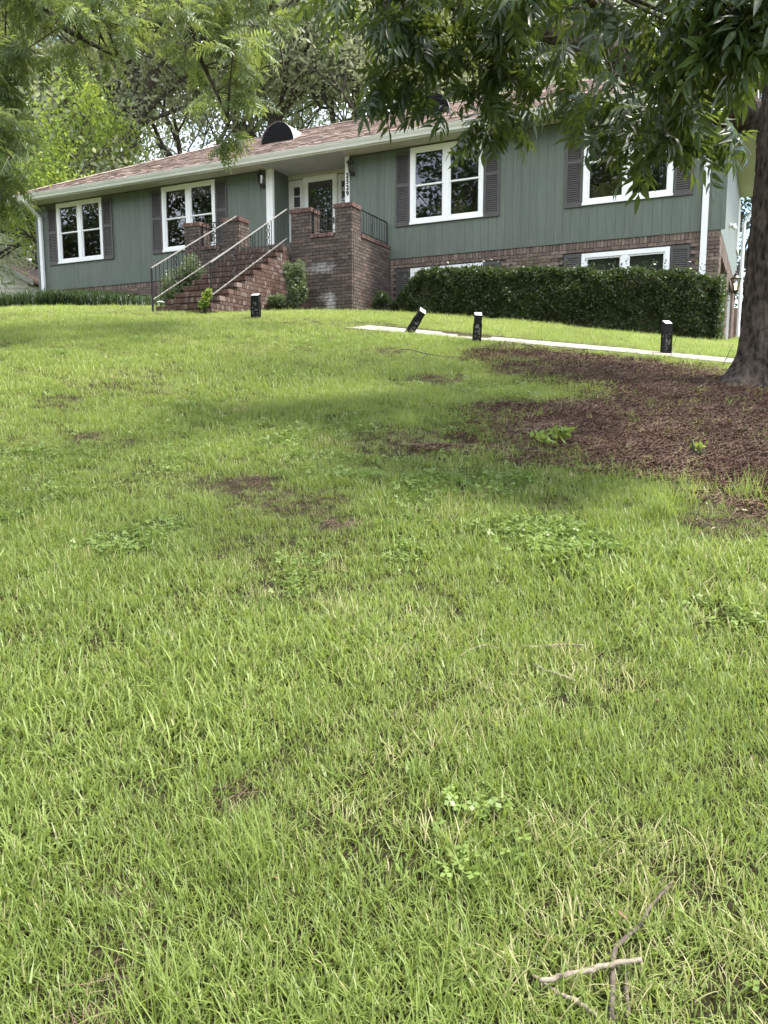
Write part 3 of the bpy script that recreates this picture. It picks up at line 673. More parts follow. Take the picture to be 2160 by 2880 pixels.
py_.sort(key=lambda q: -q[2]); rest = courses_x(-5.65, -3.87, -1.6, PF, PY)
for a, b in PIERS[:2]: rest += courses_x(a, b, PF, PCAP - .10, PY) + courses_y(PY + .065, PY + .45, PF, PCAP - .10, b)
rest += courses_x(-2.31, -.59, -2.3, -1.63, PY)
place_bricks(pb + py_ + rest, porch, unit_mesh('porch_brick_unit', 'porch_brick'), 'porch_brick', 300)
cap_me = unit_mesh('cap_brick_unit', 'cap_brick')
caps_ = []
for a, b in PIERS:                                      # rowlock caps
    n = 7; p = (b - a + .06) / n
    for i in range(n): caps_.append((a - .03 + (i + .5) * p, PY + .085, PCAP - .048, p - .008, .215, .098)); caps_.append((a - .03 + (i + .5) * p, PY + .315, PCAP - .048, p - .008, .225, .098))
for i in range(20): caps_.append((-.66, PY + .50 + i * .081, PF + .052, .19, .073, .085))
for i in range(8): caps_.append((-1.70 + i * .081, PY + .07, PF + .052, .073, .19, .085)); caps_.append((-5.10 + i * .081, PY + .07, PF + .052, .073, .19, .085))
place_bricks(caps_, porch, cap_me, 'cap_brick', 300, 'cap_brick')

SX0, SX1 = -3.87, -2.33; NOSE = [(-2.44 - .3175 * k, .05 - .1875 * k) for k in range(10)]
stairs = thing('brick_steps', 'flight of red brick steps climbing to the porch between two iron handrails', 'steps', (-3.1, -4, -1.7))
c = MB(); front = []; side = []; lower = []
for k, (yn, zt) in enumerate(NOSE):
    y_end = PY - .003 if k == 0 else NOSE[k - 1][0] + .25
    c.box(SX0 + .03, SX1 - .05, yn + .05, y_end if k == 0 else NOSE[k - 1][0] + .05 - .0005, zt - .7, zt - .06)
    n = 19; p = (SX1 - SX0) / n
    for i in range(n): front.append((SX0 + (i + .5) * p, yn + .10, zt - .052, p - .009, .20, .095))
    for a in np.arange(SX0, SX1 - .1, BL): lower.append((a + BL / 2 if a + BL < SX1 else (a + SX1) / 2, yn + .055, zt - .1875 + .041, min(BL, SX1 - a) - BJ, .06, BH - BJ))
    y = yn + .21                                         # right flank: rowlock row, then stretcher row, back to the porch
    while y < PY - .06: side.append((SX1 - .03, y + .035, zt - .052, .06, .071, .095)); y += .081
    y = yn + .095
    while y < PY - .05:
        e = min(y + BL, PY); side.append((SX1 - .031, (y + e) / 2, zt - .146, .06, e - y - BJ, BH - BJ)); y += BL
    c.box(SX0 + .03, SX1 - .05, yn + .06, PY - .004, zt - .9, zt - .19)
c2 = MB()
for k, (yn, zt) in enumerate(NOSE): c2.box(SX0 + .03, SX1 - .05, yn + .05, PY - .004 if k == 0 else NOSE[k - 1][0] + .0495, zt - 2.0 if k < 4 else -2.4, zt - .06)
c2.build('masonry_core', 'mortar', stairs)
side.sort(key=lambda q: q[1]); random.shuffle(side)
place_bricks(front + side[:110] + side[110:] + lower, stairs, unit_mesh('stair_brick_unit', 'stair_brick'), 'stair_brick', 300)

# ironwork
def casting(b, p0, up, side, h, r=.006):
    """ornamental cast panel: crossing scrolls with small leaves, between two rails"""
    p0, up, side = Vector(p0), Vector(up), Vector(side)
    for s in (-1, 1):
        b.tube([p0 + up * (h * i / 28) + side * (s * .055 * math.sin(i / 28 * math.pi * 4)) for i in range(29)], r * 1.2, 5)
    for j in range(1, 8):
        cpt = p0 + up * (h * j / 8)
        for s in (-1, 1):
            b.tube([cpt + side * (s * (.058 + .024 * math.cos(a))) + up * (.028 * math.sin(a)) for a in np.linspace(0, 5.2, 8)], r * .9, 4)
            q = cpt + side * s * .03; b.add([q, q + side * s * .03 + up * .03, q + up * .05, q - side * s * .012 + up * .03], [(0, 1, 2, 3), (3, 2, 1, 0)])
def railing(name, label, p0, p1, h, n, cast, top_mat='iron', bottom=.07, posts=(True, True), bh=0.0, skew=True, ext=0):
    """straight or sloping iron railing between base points p0 and p1"""
    p0, p1 = Vector(p0), Vector(p1); d = p1 - p0; up = Vector((0, 0, 1)); sd = Vector((d.x, d.y, 0)).normalized()
    t = thing(name, label, 'railing', tuple(p0))
    def bar(a, b, w, hh, nm, mat, par=t):
        a, b = Vector(a), Vector(b); k = (b - a).normalized(); s = k.cross(up)
        s = s.normalized() if s.length > 1e-4 else Vector((1, 0, 0)); v = s.cross(k)
        m = MB(); m.add([a - s * w - v * hh, a + s * w - v * hh, a + s * w + v * hh, a - s * w + v * hh, b - s * w - v * hh, b + s * w - v * hh, b + s * w + v * hh, b - s * w + v * hh],
                        [(3, 2, 1, 0), (4, 5, 6, 7), (0, 1, 5, 4), (1, 2, 6, 5), (2, 3, 7, 6), (3, 0, 4, 7)])
        return m.build(nm, mat, par)
    bar(p0 + up * h, p1 + up * h, .020, .008, 'top_rail', top_mat); bar(p0 + up * bottom, p1 + up * bottom, .013, .008, 'bottom_rail', top_mat)
    for flag, p in ((posts[0], p0), (posts[1], p1)):
        if flag: bar(p - up * .12, p + up * (h - .008), .016, .016, 'post', 'iron')
    for i in range(1, n):
        p = p0 + d * (i / n)
        if i in cast:
            b = MB(); casting(b, p + up * (bottom + .01), up, sd, h - bottom - .02); b.build('casting', 'iron', t)
        else: bar(p + up * (bottom + .008), p + up * (h - .008), .0065, .0065, 'baluster', 'iron')
    return t
railing('stair_railing', 'iron handrail with scroll castings on the left side of the brick steps', (-3.93, -5.32, -1.66), (-3.93, -2.13, .12), .86, 24, (6, 12, 18), 'rail_top', .17, (True, False))
railing('stair_railing', 'iron handrail with scroll castings on the right side of the brick steps', (-2.40, -5.18, -1.64), (-2.40, -2.13, .13), .86, 22, (6, 11, 16), 'rail_top', .17, (True, False))
railing('porch_railing', 'short dark iron railing along the right side of the brick porch', (-.66, PY + .44, PF + .095), (-.66, -.04, PF + .095), .60, 11, (5,))
railing('porch_railing', 'short iron railing between the two right front piers of the porch', (-1.72, PY + .10, PF + .095), (-1.08, PY + .10, PF + .095), .60, 5, (2,))
railing('porch_railing', 'short iron railing between the two left front piers of the porch', (-5.12, PY + .10, PF + .095), (-4.43, PY + .10, PF + .095), .60, 5, (2, 3))

# wall lanterns
def lantern(c, label, out, lit=False, sc=1.0):
    c = Vector(c); out = Vector(out); t = thing('wall_lantern', label, 'lantern', tuple(c), 'black wall lanterns on the house')
    w = c + out * .15 * sc
    MB().lathe((0, 0, 0), [(.0, 0)], 3)
    cage = MB(); n = 6
    rb, rt_, hb_, ht = .052 * sc, .088 * sc, -.10 * sc, .12 * sc
    pt = lambda r, z, j: w + Vector((r * math.cos(2 * math.pi * j / n), r * math.sin(2 * math.pi * j / n), z))
    for j in range(n): cage.tube([pt(rb, hb_, j), pt(rt_, ht, j)], .007 * sc, 4)
    for r_, z_ in ((rb, hb_), (rt_, ht)): cage.tube([pt(r_, z_, j) for j in range(n + 1)], .008 * sc, 4)
    cage.build('cage', 'iron', t)
    gl = MB(); gl.add([pt(rb * .97, hb_, j) for j in range(n)] + [pt(rt_ * .97, ht, j) for j in range(n)], [(j, (j + 1) % n, n + (j + 1) % n, n + j) for j in range(n)]); gl.build('glass', 'lamp_glass', t)
    MB().lathe(w + Vector((0, 0, ht)), [(.115 * sc, 0), (.10 * sc, .02 * sc), (.055 * sc, .065 * sc), (.045 * sc, .08 * sc), (.05 * sc, .085 * sc), (.02 * sc, .12 * sc), (.012 * sc, .14 * sc), (.022 * sc, .155 * sc), (.004, .185 * sc)], 12).build('cap', 'iron', t, True)
    MB().lathe(w + Vector((0, 0, hb_)), [(.004, -.22 * sc), (.012 * sc, -.19 * sc), (.010 * sc, -.08 * sc), (.03 * sc, -.05 * sc), (.056 * sc, -.01 * sc), (.054 * sc, .005)], 10).build('tail_finial', 'iron', t, True)
    b = MB(); q = c + Vector((0, 0, -.13 * sc))
    b.tube([q, q + out * .02], .062 * sc, 14); b.tube([q + out * .01, q + out * .07 + Vector((0, 0, -.05 * sc)), q + out * .13 + Vector((0, 0, -.02 * sc)), w + Vector((0, 0, hb_ - .03 * sc))], .011 * sc, 6); b.build('wall_bracket', 'iron', t)
    MB().lathe(w + Vector((0, 0, hb_)), [(.012 * sc, 0), (.012 * sc, .05 * sc), (.02 * sc, .08 * sc), (.024 * sc, .12 * sc), (.004, .15 * sc)], 8).build('bulb', 'bulb' if lit else 'diffuser', t, True)
    if lit:
        ld = bpy.data.lights.new('lantern_light', 'POINT'); ld.energy = 6; ld.color = (1, .7, .4); ld.shadow_soft_size = .03
        lo = bpy.data.objects.new('lantern_light', ld); COL.objects.link(lo); lo.parent = t; lo.location = w - c + Vector((0, 0, .03))
    return t
lantern((-4.515, -.012, 2.42), 'black wall lantern on green siding left of the entry recess', (0, -1, 0))
lantern((-1.665, -.012, 2.40), 'black wall lantern beside the house number post right of the door', (0, -1, 0))
lantern((XR + .01, 4.05, -.66), 'lit black lantern at the brick garage corner beside the tree trunk', (1, 0, 0), True, 1.3)

# ================================================================== FOLIAGE HELPERS
def leaf_quads(name, C, size, tint, mat, parent, up_bias=.25, aspect=.45, smooth=False, sz_var=.4):
    """many small folded leaves (two triangles each) at centres C"""
    n = len(C); d = RNG.normal(size=(n, 3)); d /= np.linalg.norm(d, axis=1, keepdims=True)
    nr = RNG.normal(size=(n, 3)) + np.array([0, 0, up_bias * 4]); nr /= np.linalg.norm(nr, axis=1, keepdims=True)
    sdv = np.cross(nr, d); sdv /= np.linalg.norm(sdv, axis=1, keepdims=True) + 1e-9; d = np.cross(sdv, nr)
    s = (size * (1 + RNG.uniform(-sz_var, sz_var, n)))[:, None]
    v = np.stack([C - d * s * .5, C + sdv * s * aspect * .5 - nr * s * .06, C + d * s * .5 - nr * s * .1, C - sdv * s * aspect * .5 - nr * s * .06], 1).reshape(-1, 3)
    f = np.arange(n * 4).reshape(-1, 4)
    me = npmesh(name, v, f, np.repeat(tint, 4)); return link(name, me, mat, parent)

def compound_leaf(seed, L=.30, pairs=5, ll=.115, lw=.030, droop=.25):
    r = np.random.default_rng(seed); V = []; F = []
    def leaflet(b, d, nrm, ln, wd):
        d = d / np.linalg.norm(d); s = np.cross(nrm, d); s /= np.linalg.norm(s); n = np.cross(d, s); i = len(V); dr = r.uniform(.08, .30)
        P = lambda t, k, dz: b + d * (ln * t) + s * (k * wd) - n * (ln * dr * t * t) + n * dz
        c = wd * .18
        V.extend([P(0, 0, 0), P(.28, .46, c), P(.28, -.46, c), P(.62, .38, c), P(.62, -.38, c), P(1, 0, 0), P(.30, 0, 0), P(.62, 0, 0)])
        F.extend([(i, i + 6, i + 1, i + 1), (i, i + 2, i + 6, i + 6), (i + 6, i + 7, i + 3, i + 1), (i + 2, i + 4, i + 7, i + 6), (i + 7, i + 5, i + 3, i + 3), (i + 4, i + 5, i + 7, i + 7)])
    ax = lambda t: np.array([L * t, 0, -droop * L * t * t])
    for k in range(pairs):
        t = .28 + .62 * k / (pairs - 1) if pairs > 1 else .5; b = ax(t); dx = np.array([1, 0, -2 * droop * t])
        for sgn in (-1, 1):
            a = math.radians(r.uniform(48, 68)); d = dx * math.cos(a) + np.array([0, sgn * math.sin(a), 0]) + np.array([0, 0, r.uniform(-.55, -.05)])
            leaflet(b, d, np.array([r.uniform(-.2, .2), -sgn * .2 + r.uniform(-.3, .3), 1.0]), ll * r.uniform(.78, 1.12) * (.8 + .3 * math.sin(math.pi * (k + 1) / (pairs + 1))), lw * r.uniform(.85, 1.15))
    leaflet(ax(.98), np.array([1, r.uniform(-.2, .2), -2 * droop]), np.array([0, 0, 1.0]), ll * 1.1, lw * 1.1)
    i = len(V)
    for t in (0, .5, 1): p = ax(t); V.extend([p + [0, .0022, 0], p - [0, .0022, 0]])
    F += [(i, i + 1, i + 3, i + 2), (i + 2, i + 3, i + 5, i + 4)]
    V = np.array(V, float)
    tri = []
    for f in F:
        a, b, c, d = f; tri.append((a, b, c))
        if d != c: tri.append((a, c, d))
    return V, np.array(tri, int)
def orient(dirs, ups):
    x = dirs / np.linalg.norm(dirs, axis=1, keepdims=True); y = np.cross(ups, x); y /= np.linalg.norm(y, axis=1, keepdims=True) + 1e-9
    return np.stack([x, y, np.cross(x, y)], -1)
def bake_leaves(name, protos, pos, R, sc, which, tint, mat, parent):
    vs, fs, ts = [], [], []; base = 0
    for k, (pv, pf) in enumerate(protos):
        m = which == k
        if not m.any(): continue
        W = np.einsum('nij,vj->nvi', R[m], pv) * sc[m][:, None, None] + pos[m][:, None, :]
        n = m.sum(); vs.append(W.reshape(-1, 3)); fs.append((pf[None] + (np.arange(n) * len(pv))[:, None, None]).reshape(-1, 3) + base)
        ts.append(np.repeat(tint[m], len(pv))); base += n * len(pv)
    me = npmesh(name, np.concatenate(vs), np.concatenate(fs), np.concatenate(ts)); return kind(link(name, me, mat, parent), 'stuff')

def pecan_foliage(parent, clusters, limbs, mat, protos, n_parts, twigs_per=5, leaves_per=8, scale=1.0, seed=1):
    """clusters: (x,y,z,radius,density); each cluster is a bunch of drooping twigs with pinnate leaves"""
    r = np.random.default_rng(seed); pos, dr, up, sc = [], [], [], []; tw = MB(); lp = np.array(limbs)
    for (x, y, z, rad, dens) in clusters:
        c = np.array([x, y, z]); j = int(np.argmin(((lp[:, :3] - c) ** 2).sum(1) + np.clip(lp[:, 2] - c[2], 0, 9) * 0)); a = lp[j, :3]
        mid = (a + c) / 2 + r.normal(size=3) * .12 + [0, 0, .18 * np.linalg.norm(c - a)]
        bz = [a * (1 - t) ** 2 + 2 * mid * t * (1 - t) + c * t * t for t in np.linspace(0, 1, 7)]
        tw.tube(bz, list(np.linspace(min(.028, .010 + .008 * np.linalg.norm(c - a)), .006, 7)), 5)
        od = c - a; od = od / (np.linalg.norm(od) + 1e-6)
        for k in range(max(1, int(round(twigs_per * dens)))):
            d = od * .7 + r.normal(size=3) * .75; d[2] = d[2] * .5 - .12; d /= np.linalg.norm(d); ln = rad * r.uniform(.6, 1.15)
            st = c + r.normal(size=3) * rad * .18; P = [st + d * ln * t + np.array([0, 0, -.22 * ln * t * t]) for t in np.linspace(0, 1, 5)]
            tw.tube(P, [.0055, .005, .004, .0035, .002], 4)
            for q in range(leaves_per):
                t = (q + .6) / leaves_per; p = st + d * ln * t + np.array([0, 0, -.22 * ln * t * t])
                h = np.cross(d, [0, 0, 1]); h /= np.linalg.norm(h) + 1e-6; sg = 1 if q % 2 else -1
                v = d * r.uniform(.2, .8) + h * sg * r.uniform(.4, 1.1) + np.array([0, 0, r.uniform(-.7, .25)]) + r.normal(size=3) * .2
                pos.append(p); dr.append(v); up.append(np.array([0, 0, 1]) + r.normal(size=3) * .55); sc.append(scale * r.uniform(.75, 1.2))
    pos, dr, up, sc = map(np.array, (pos, dr, up, sc)); R = orient(dr, up); which = r.integers(0, len(protos), len(pos)); tint = r.random(len(pos))
    d = (pos - CAM); w = d @ FW; u = 1080 + F_PX * (d @ RT) / np.maximum(w, .1); v = 1440 - F_PX * (d @ UP) / np.maximum(w, .1)
    vis = (w > .5) & (u > -20) & (u < 2180) & (v > -20) & (v < 900); score = np.where(vis, sc / np.maximum(w, .1), -1); order = np.argsort(-score)
    part = order[:n_parts]; part = part[score[part] > 0]; rest = np.setdiff1d(np.arange(len(pos)), part)
    lm = []
    for pv, pf in protos: lm.append(npmesh('leaf', pv, pf, np.zeros(len(pv)))); lm[-1].materials.append(M[mat])
    for i in part:
        m = Matrix([[*(R[i][a] * sc[i]), pos[i][a]] for a in range(3)] + [[0, 0, 0, 1]]); link('leaf', lm[which[i]], None, parent, mw=m)
    bake_leaves('foliage', protos, pos[rest], R[rest], sc[rest], which[rest], tint[rest], mat, parent)
    kind(tw.build('twigs', 'twig', parent, True), 'stuff'); return len(pos)

def limb_samples(P, n=24):
    P = np.array(P); d = np.r_[0, np.cumsum(np.linalg.norm(np.diff(P[:, :3], axis=0), axis=1))]; s = np.linspace(0, d[-1], n)
    return np.stack([np.interp(s, d, P[:, k]) for k in range(P.shape[1])], -1)
def smooth_limb(P, n=20):
    P = np.array(P, float); k = len(P); out = []
    for i in range(k - 1):
        p0, p1, p2, p3 = P[max(i - 1, 0)], P[i], P[i + 1], P[min(i + 2, k - 1)]
        for t in np.linspace(0, 1, max(2, n // (k - 1)), endpoint=False):
            out.append(.5 * ((2 * p1) + (-p0 + p2) * t + (2 * p0 - 5 * p1 + 4 * p2 - p3) * t * t + (-p0 + 3 * p1 - 3 * p2 + p3) * t ** 3))
    out.append(P[-1]); return np.array(out)
def bark_trunk(name, P, mat, parent, nseg=44, rough=.035, flare=None):
    """P: rows x,y,z,r ; ridged bark surface"""
    S = smooth_limb(P, 420 if nseg > 60 else 120); vs = []; n = nseg
    for p in S:
        for j in range(n):
            a = 2 * math.pi * j / n; rr = p[3]
            q = Vector((math.cos(a) * 5, math.sin(a) * 5, p[2] * .9)); k = mnoise.fractal(q, .6, 2.1, 4)
            fl = 0
            if flare: fl = flare[1] * max(0, 1 - (p[2] - P[0][2]) / flare[0]) ** 2 * (.6 + .6 * math.cos(a * 3 + 1.0) + .3 * math.cos(a * 5))
            wv = mnoise.noise(Vector((math.cos(a) * 2, math.sin(a) * 2, p[2] * 1.3))) * .5
            rid = abs(mnoise.noise(Vector((math.cos(a + wv * .3) * 4.2, math.sin(a + wv * .3) * 4.2, p[2] * 2.6)))); rid2 = abs(mnoise.noise(Vector((math.cos(a) * 3 + 7, math.sin(a) * 3, p[2] * 7.0))))
            fur = max(0, 1 - rid / .16) + .55 * max(0, 1 - rid2 / .10)
            rr = rr * (1 + rough * 1.2 * max(k, -.2) - rough * .85 * fur) + fl * rr
            vs.append((p[0] + math.cos(a) * rr, p[1] + math.sin(a) * rr, p[2]))
    m = len(S); f = [(i * n + j, i * n + (j + 1) % n, (i + 1) * n + (j + 1) % n, (i + 1) * n + j) for i in range(m - 1) for j in range(n)]
    b = MB(); b.add(vs, f); return b.build(name, mat, parent, True)

# ================================================================== NEAR RIGHT TREE
tb = hit(2175, 1085); TX, TY, TZ = tb[0] - .04, tb[1], tb[2] - .06
pecan = thing('pecan_tree', 'large shade tree with thick furrowed trunk at the right edge and drooping leafy limbs', 'tree', (TX, TY, TZ))
bark_trunk('trunk', [(TX, TY, TZ, .40), (TX - .01, TY, TZ + .35, .315), (TX - .01, TY, TZ + .9, .285), (TX + .0, TY, TZ + 1.8, .27), (TX + .03, TY, TZ + 2.9, .265), (TX + .12, TY + .1, TZ + 4.2, .24), (TX + .2, TY + .3, TZ + 6.0, .18), (TX + .1, TY + .4, TZ + 8.5, .09)],
           'bark', pecan, 150, .075, (.6, .5))
D2 = lambda u, v, d: tuple(on_depth(u, v, d))
fork = D2(2110, 330, 8.55)
LIMBS = [[(*fork, .20), (*D2(1960, 270, 8.2), .17), (*D2(1790, 190, 7.7), .155), (*D2(1560, 90, 7.0), .125), (*D2(1300, 10, 6.6), .085), (*D2(1100, -90, 6.4), .05), (*D2(880, -190, 6.2), .03)],
         [(*D2(1960, 270, 8.2), .09), (*D2(1800, 130, 6.8), .075), (*D2(1700, 20, 5.6), .06), (*D2(1500, -120, 4.8), .045), (*D2(1200, -300, 4.4), .03)],
         [(TX, TY, TZ + 3.9, .12), (TX - .6, TY - 1.2, TZ + 4.6, .09), (TX - .5, TY - 3.2, TZ + 4.9, .06), (TX - .9, TY - 4.8, TZ + 4.5, .035)],
         [(TX + .1, TY, TZ + 4.4, .12), (TX + 1.8, TY - .5, TZ + 5.4, .08), (TX + 4.0, TY - .8, TZ + 6.2, .04)],
         [(TX + .2, TY + .3, TZ + 6.0, .08), (TX - .8, TY + .6, TZ + 7.6, .05), (TX - 1.4, TY + .8, TZ + 8.4, .03)]]
lpts = []
for Lb in LIMBS:
    S = smooth_limb(Lb, 24); MB().tube([tuple(p[:3]) for p in S], list(S[:, 3]), 12).build('limb', 'bark', pecan, True); lpts += list(map(tuple, limb_samples(S, 26)))
CL = [  # u, v, depth, radius, density : where foliage hangs in front of the house
    (930, -30, 6.4, .45, .8), (1010, 20, 6.3, .5, 1), (1080, 70, 6.2, .45, 1), (1130, 20, 6.3, .55, 1.1), (1060, 170, 6.3, .40, .7), (1110, 220, 6.4, .40, .9), (1180, 140, 6.3, .5, 1.2),
    (1200, 240, 6.4, .40, 1), (1260, 60, 6.2, .55, 1.2), (1280, 180, 6.3, .5, 1.2), (1330, 290, 6.5, .38, 1), (1370, 360, 6.8, .30, .8), (1390, 110, 6.2, .55, 1.3), (1400, 230, 6.5, .45, 1.1),
    (1450, 300, 6.9, .32, .8), (1490, 20, 5.8, .55, 1.3), (1500, 150, 6.2, .5, 1.2), (1550, 240, 6.9, .4, .9), (1620, 170, 6.0, .5, 1.2), (1660, 310, 6.4, .34, .9),
    (1700, 30, 5.0, .5, 1.3), (1740, 260, 5.6, .42, 1.2), (1790, 350, 5.4, .40, 1.2), (1820, 80, 4.7, .5, 1.3), (1860, 300, 5.2, .42, 1.3),
    (1890, 410, 5.4, .36, 1.1), (1930, 40, 4.4, .45, 1.2), (1950, 150, 4.5, .42, 1.2), (1990, 370, 5.6, .38, 1.2), (2050, 70, 4.3, .42, 1.2),
    (2080, 190, 4.4, .38, 1.1), (2100, 20, 4.1, .42, 1.2), (2150, 120, 4.2, .4, 1.1), (1750, 420, 5.6, .28, .8), (1840, 450, 5.5, .26, .8), 
    (2180, 30, 4.6, .5, 1.2), (1330, -50, 6.0, .6, 1.2), (1550, -60, 5.2, .6, 1.2), (1780, -60, 4.6, .6, 1.2), (2000, -60, 4.2, .6, 1.2), (1150, -80, 6.2, .6, 1.2), (1240, 330, 6.6, .24, .6), (1420, 400, 7.0, .24, .6), (1040, 290, 6.5, .2, .5),
    (1650, 30, 8.3, .6, 2), (1780, 90, 8.6, .6, 2), (1880, 150, 8.8, .6, 2), (1960, 190, 8.8, .6, 2), (2030, 240, 8.9, .5, 2), (1930, 330, 8.6, .5, 1.6), (2000, 400, 8.7, .4, 1.2), (1550, 10, 7.6, .5, 1.5)]
CLW = [(*on_depth(u, v - 45, d), r_ * .60, k * (.42 if (u < 1350 and v > 120) else (.5 if (1600 < u < 1900 and v < 220) else .42 if v > 250 else .62))) for u, v, d, r_, k in CL]
rr = np.random.default_rng(11)
for Lb in LIMBS[2:]:                        # the rest of the crown, overhead and out of frame
    for p in limb_samples(smooth_limb(Lb, 20), 16)[3:]:
        for _ in range(1):
            q = p[:3] + rr.normal(size=3) * [.9, .9, .6] + [0, 0, .5]; uu, vv, ww = project(q)
            if ww > .5 and -100 < uu < 2300 and -60 < vv < 3000: continue
            if np.linalg.norm(q - CAM) < 2.2: continue
            CLW.append((*q, .65, 1.0))
for _ in range(6):
    q = np.array([TX - 1.0, TY - .5, TZ + 7.5]) + rr.normal(size=3) * [2.2, 2.2, 1.2]; uu, vv, ww = project(q)
    if ww > .5 and -100 < uu < 2300 and vv > -60: continue
    CLW.append((*q, .8, 1.0))
PROTO_N = [compound_leaf(s, .25, 4, .118, .034, .22) for s in (1, 2, 3)]
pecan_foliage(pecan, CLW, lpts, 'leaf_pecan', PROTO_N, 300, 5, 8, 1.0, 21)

# ================================================================== LEFT TREE (trunk out of frame)
lx, ly = on_depth(-900, 900, 10.5)[:2]; lz = gz(lx, ly)
ltree = thing('overhanging_tree', 'airy tree whose fine leafy branches hang in from the left above the roof', 'tree', (lx, ly, lz))
bark_trunk('trunk', [(lx, ly, lz - .1, .34), (lx, ly, lz + .6, .27), (lx + .1, ly, lz + 3, .24), (lx + .2, ly + .1, lz + 6, .2), (lx + .3, ly, lz + 9, .1)], 'bark', ltree, 40, .045, (.5, .35))
LL = [[(lx + .1, ly, lz + 3.6, .13), (*D2(-420, 120, 10.6), .10), (*D2(-100, -20, 10.8), .075), (*D2(90, 0, 11.0), .055), (*D2(190, 85, 11.2), .04), (*D2(330, 160, 11.4), .02)],
      [(lx + .15, ly, lz + 5.0, .13), (*D2(-300, -250, 10.8), .10), (*D2(100, -260, 11.2), .08), (*D2(420, -150, 11.6), .055), (*D2(510, 60, 11.8), .04), (*D2(580, 200, 11.9), .03), (*D2(640, 330, 12.0), .016)],
      [(*D2(100, -260, 11.2), .05), (*D2(240, -40, 11.2), .035), (*D2(275, 80, 11.3), .024), (*D2(300, 130, 11.4), .012)],
      [(lx + .1, ly, lz + 3.0, .10), (*D2(-380, 430, 10.4), .07), (*D2(-150, 380, 10.4), .045), (*D2(40, 440, 10.5), .02)],
      [(*D2(420, -150, 11.6), .04), (*D2(620, -70, 12), .03), (*D2(760, 60, 12.2), .02), (*D2(800, 200, 12.3), .01)],
      [(lx + .2, ly, lz + 6.2, .1), (lx - 2, ly - 1.5, lz + 7.5, .06), (lx - 3.5, ly - 2.5, lz + 8, .03)], [(lx + .2, ly, lz + 6.0, .1), (lx + 1.5, ly - 2.5, lz + 7.6, .06), (lx + 2.5, ly - 4, lz + 8, .03)]]
llp = []
for Lb in LL:
    S = smooth_limb(Lb, 24); MB().tube([tuple(p[:3]) for p in S], list(S[:, 3]), 9).build('limb', 'bark', ltree, True); llp += list(map(tuple, limb_samples(S, 24)))
CLL = []
for (u0, v0, u1, v1, n, dep, rad, dn) in [(-90, -40, 110, 240, 12, 10.8, .62, 1), (-100, 230, 40, 440, 11, 10.6, .5, 1), (-110, 430, -20, 560, 6, 10.5, .45, .8), (100, -50, 360, 110, 11, 11.1, .55, .8), (150, 90, 340, 210, 4, 11.3, .42, .6),
                                         (480, -60, 780, 70, 11, 12.0, .6, .8), (510, 60, 780, 200, 11, 12.1, .55, .8), (530, 190, 700, 290, 5, 12.1, .45, .7), (590, 280, 670, 330, 2, 12.0, .36, .6), (380, -60, 480, 10, 2, 11.6, .5, .7)]:
    for _ in range(n):
        u, v = rr.uniform(u0, u1), rr.uniform(v0, v1) - 30; CLL.append((*on_depth(u, v, dep + rr.normal() * .7), rad * .62, dn * .62))
CLL += [(*on_depth(10, 540, 10.4), .22, .8), (*on_depth(20, 480, 10.4), .26, .8), (*on_depth(640, 370, 12), .2, .6)]
for Lb in LL:
    for p in limb_samples(smooth_limb(Lb, 20), 10)[2:]:
        q = p[:3] + rr.normal(size=3) * [.9, .9, .6] + [0, 0, .6]; uu, vv, ww = project(q)
        if ww > .5 and -60 < uu < 2300 and vv > -50: continue
        CLL.append((*q, .8, 1.0))
PROTO_L = [compound_leaf(s, .27, 5, .098, .025, .25) for s in (11, 12, 13)]
pecan_foliage(ltree, CLL, llp, 'leaf_left', PROTO_L, 200, 6, 8, 1.05, 33)

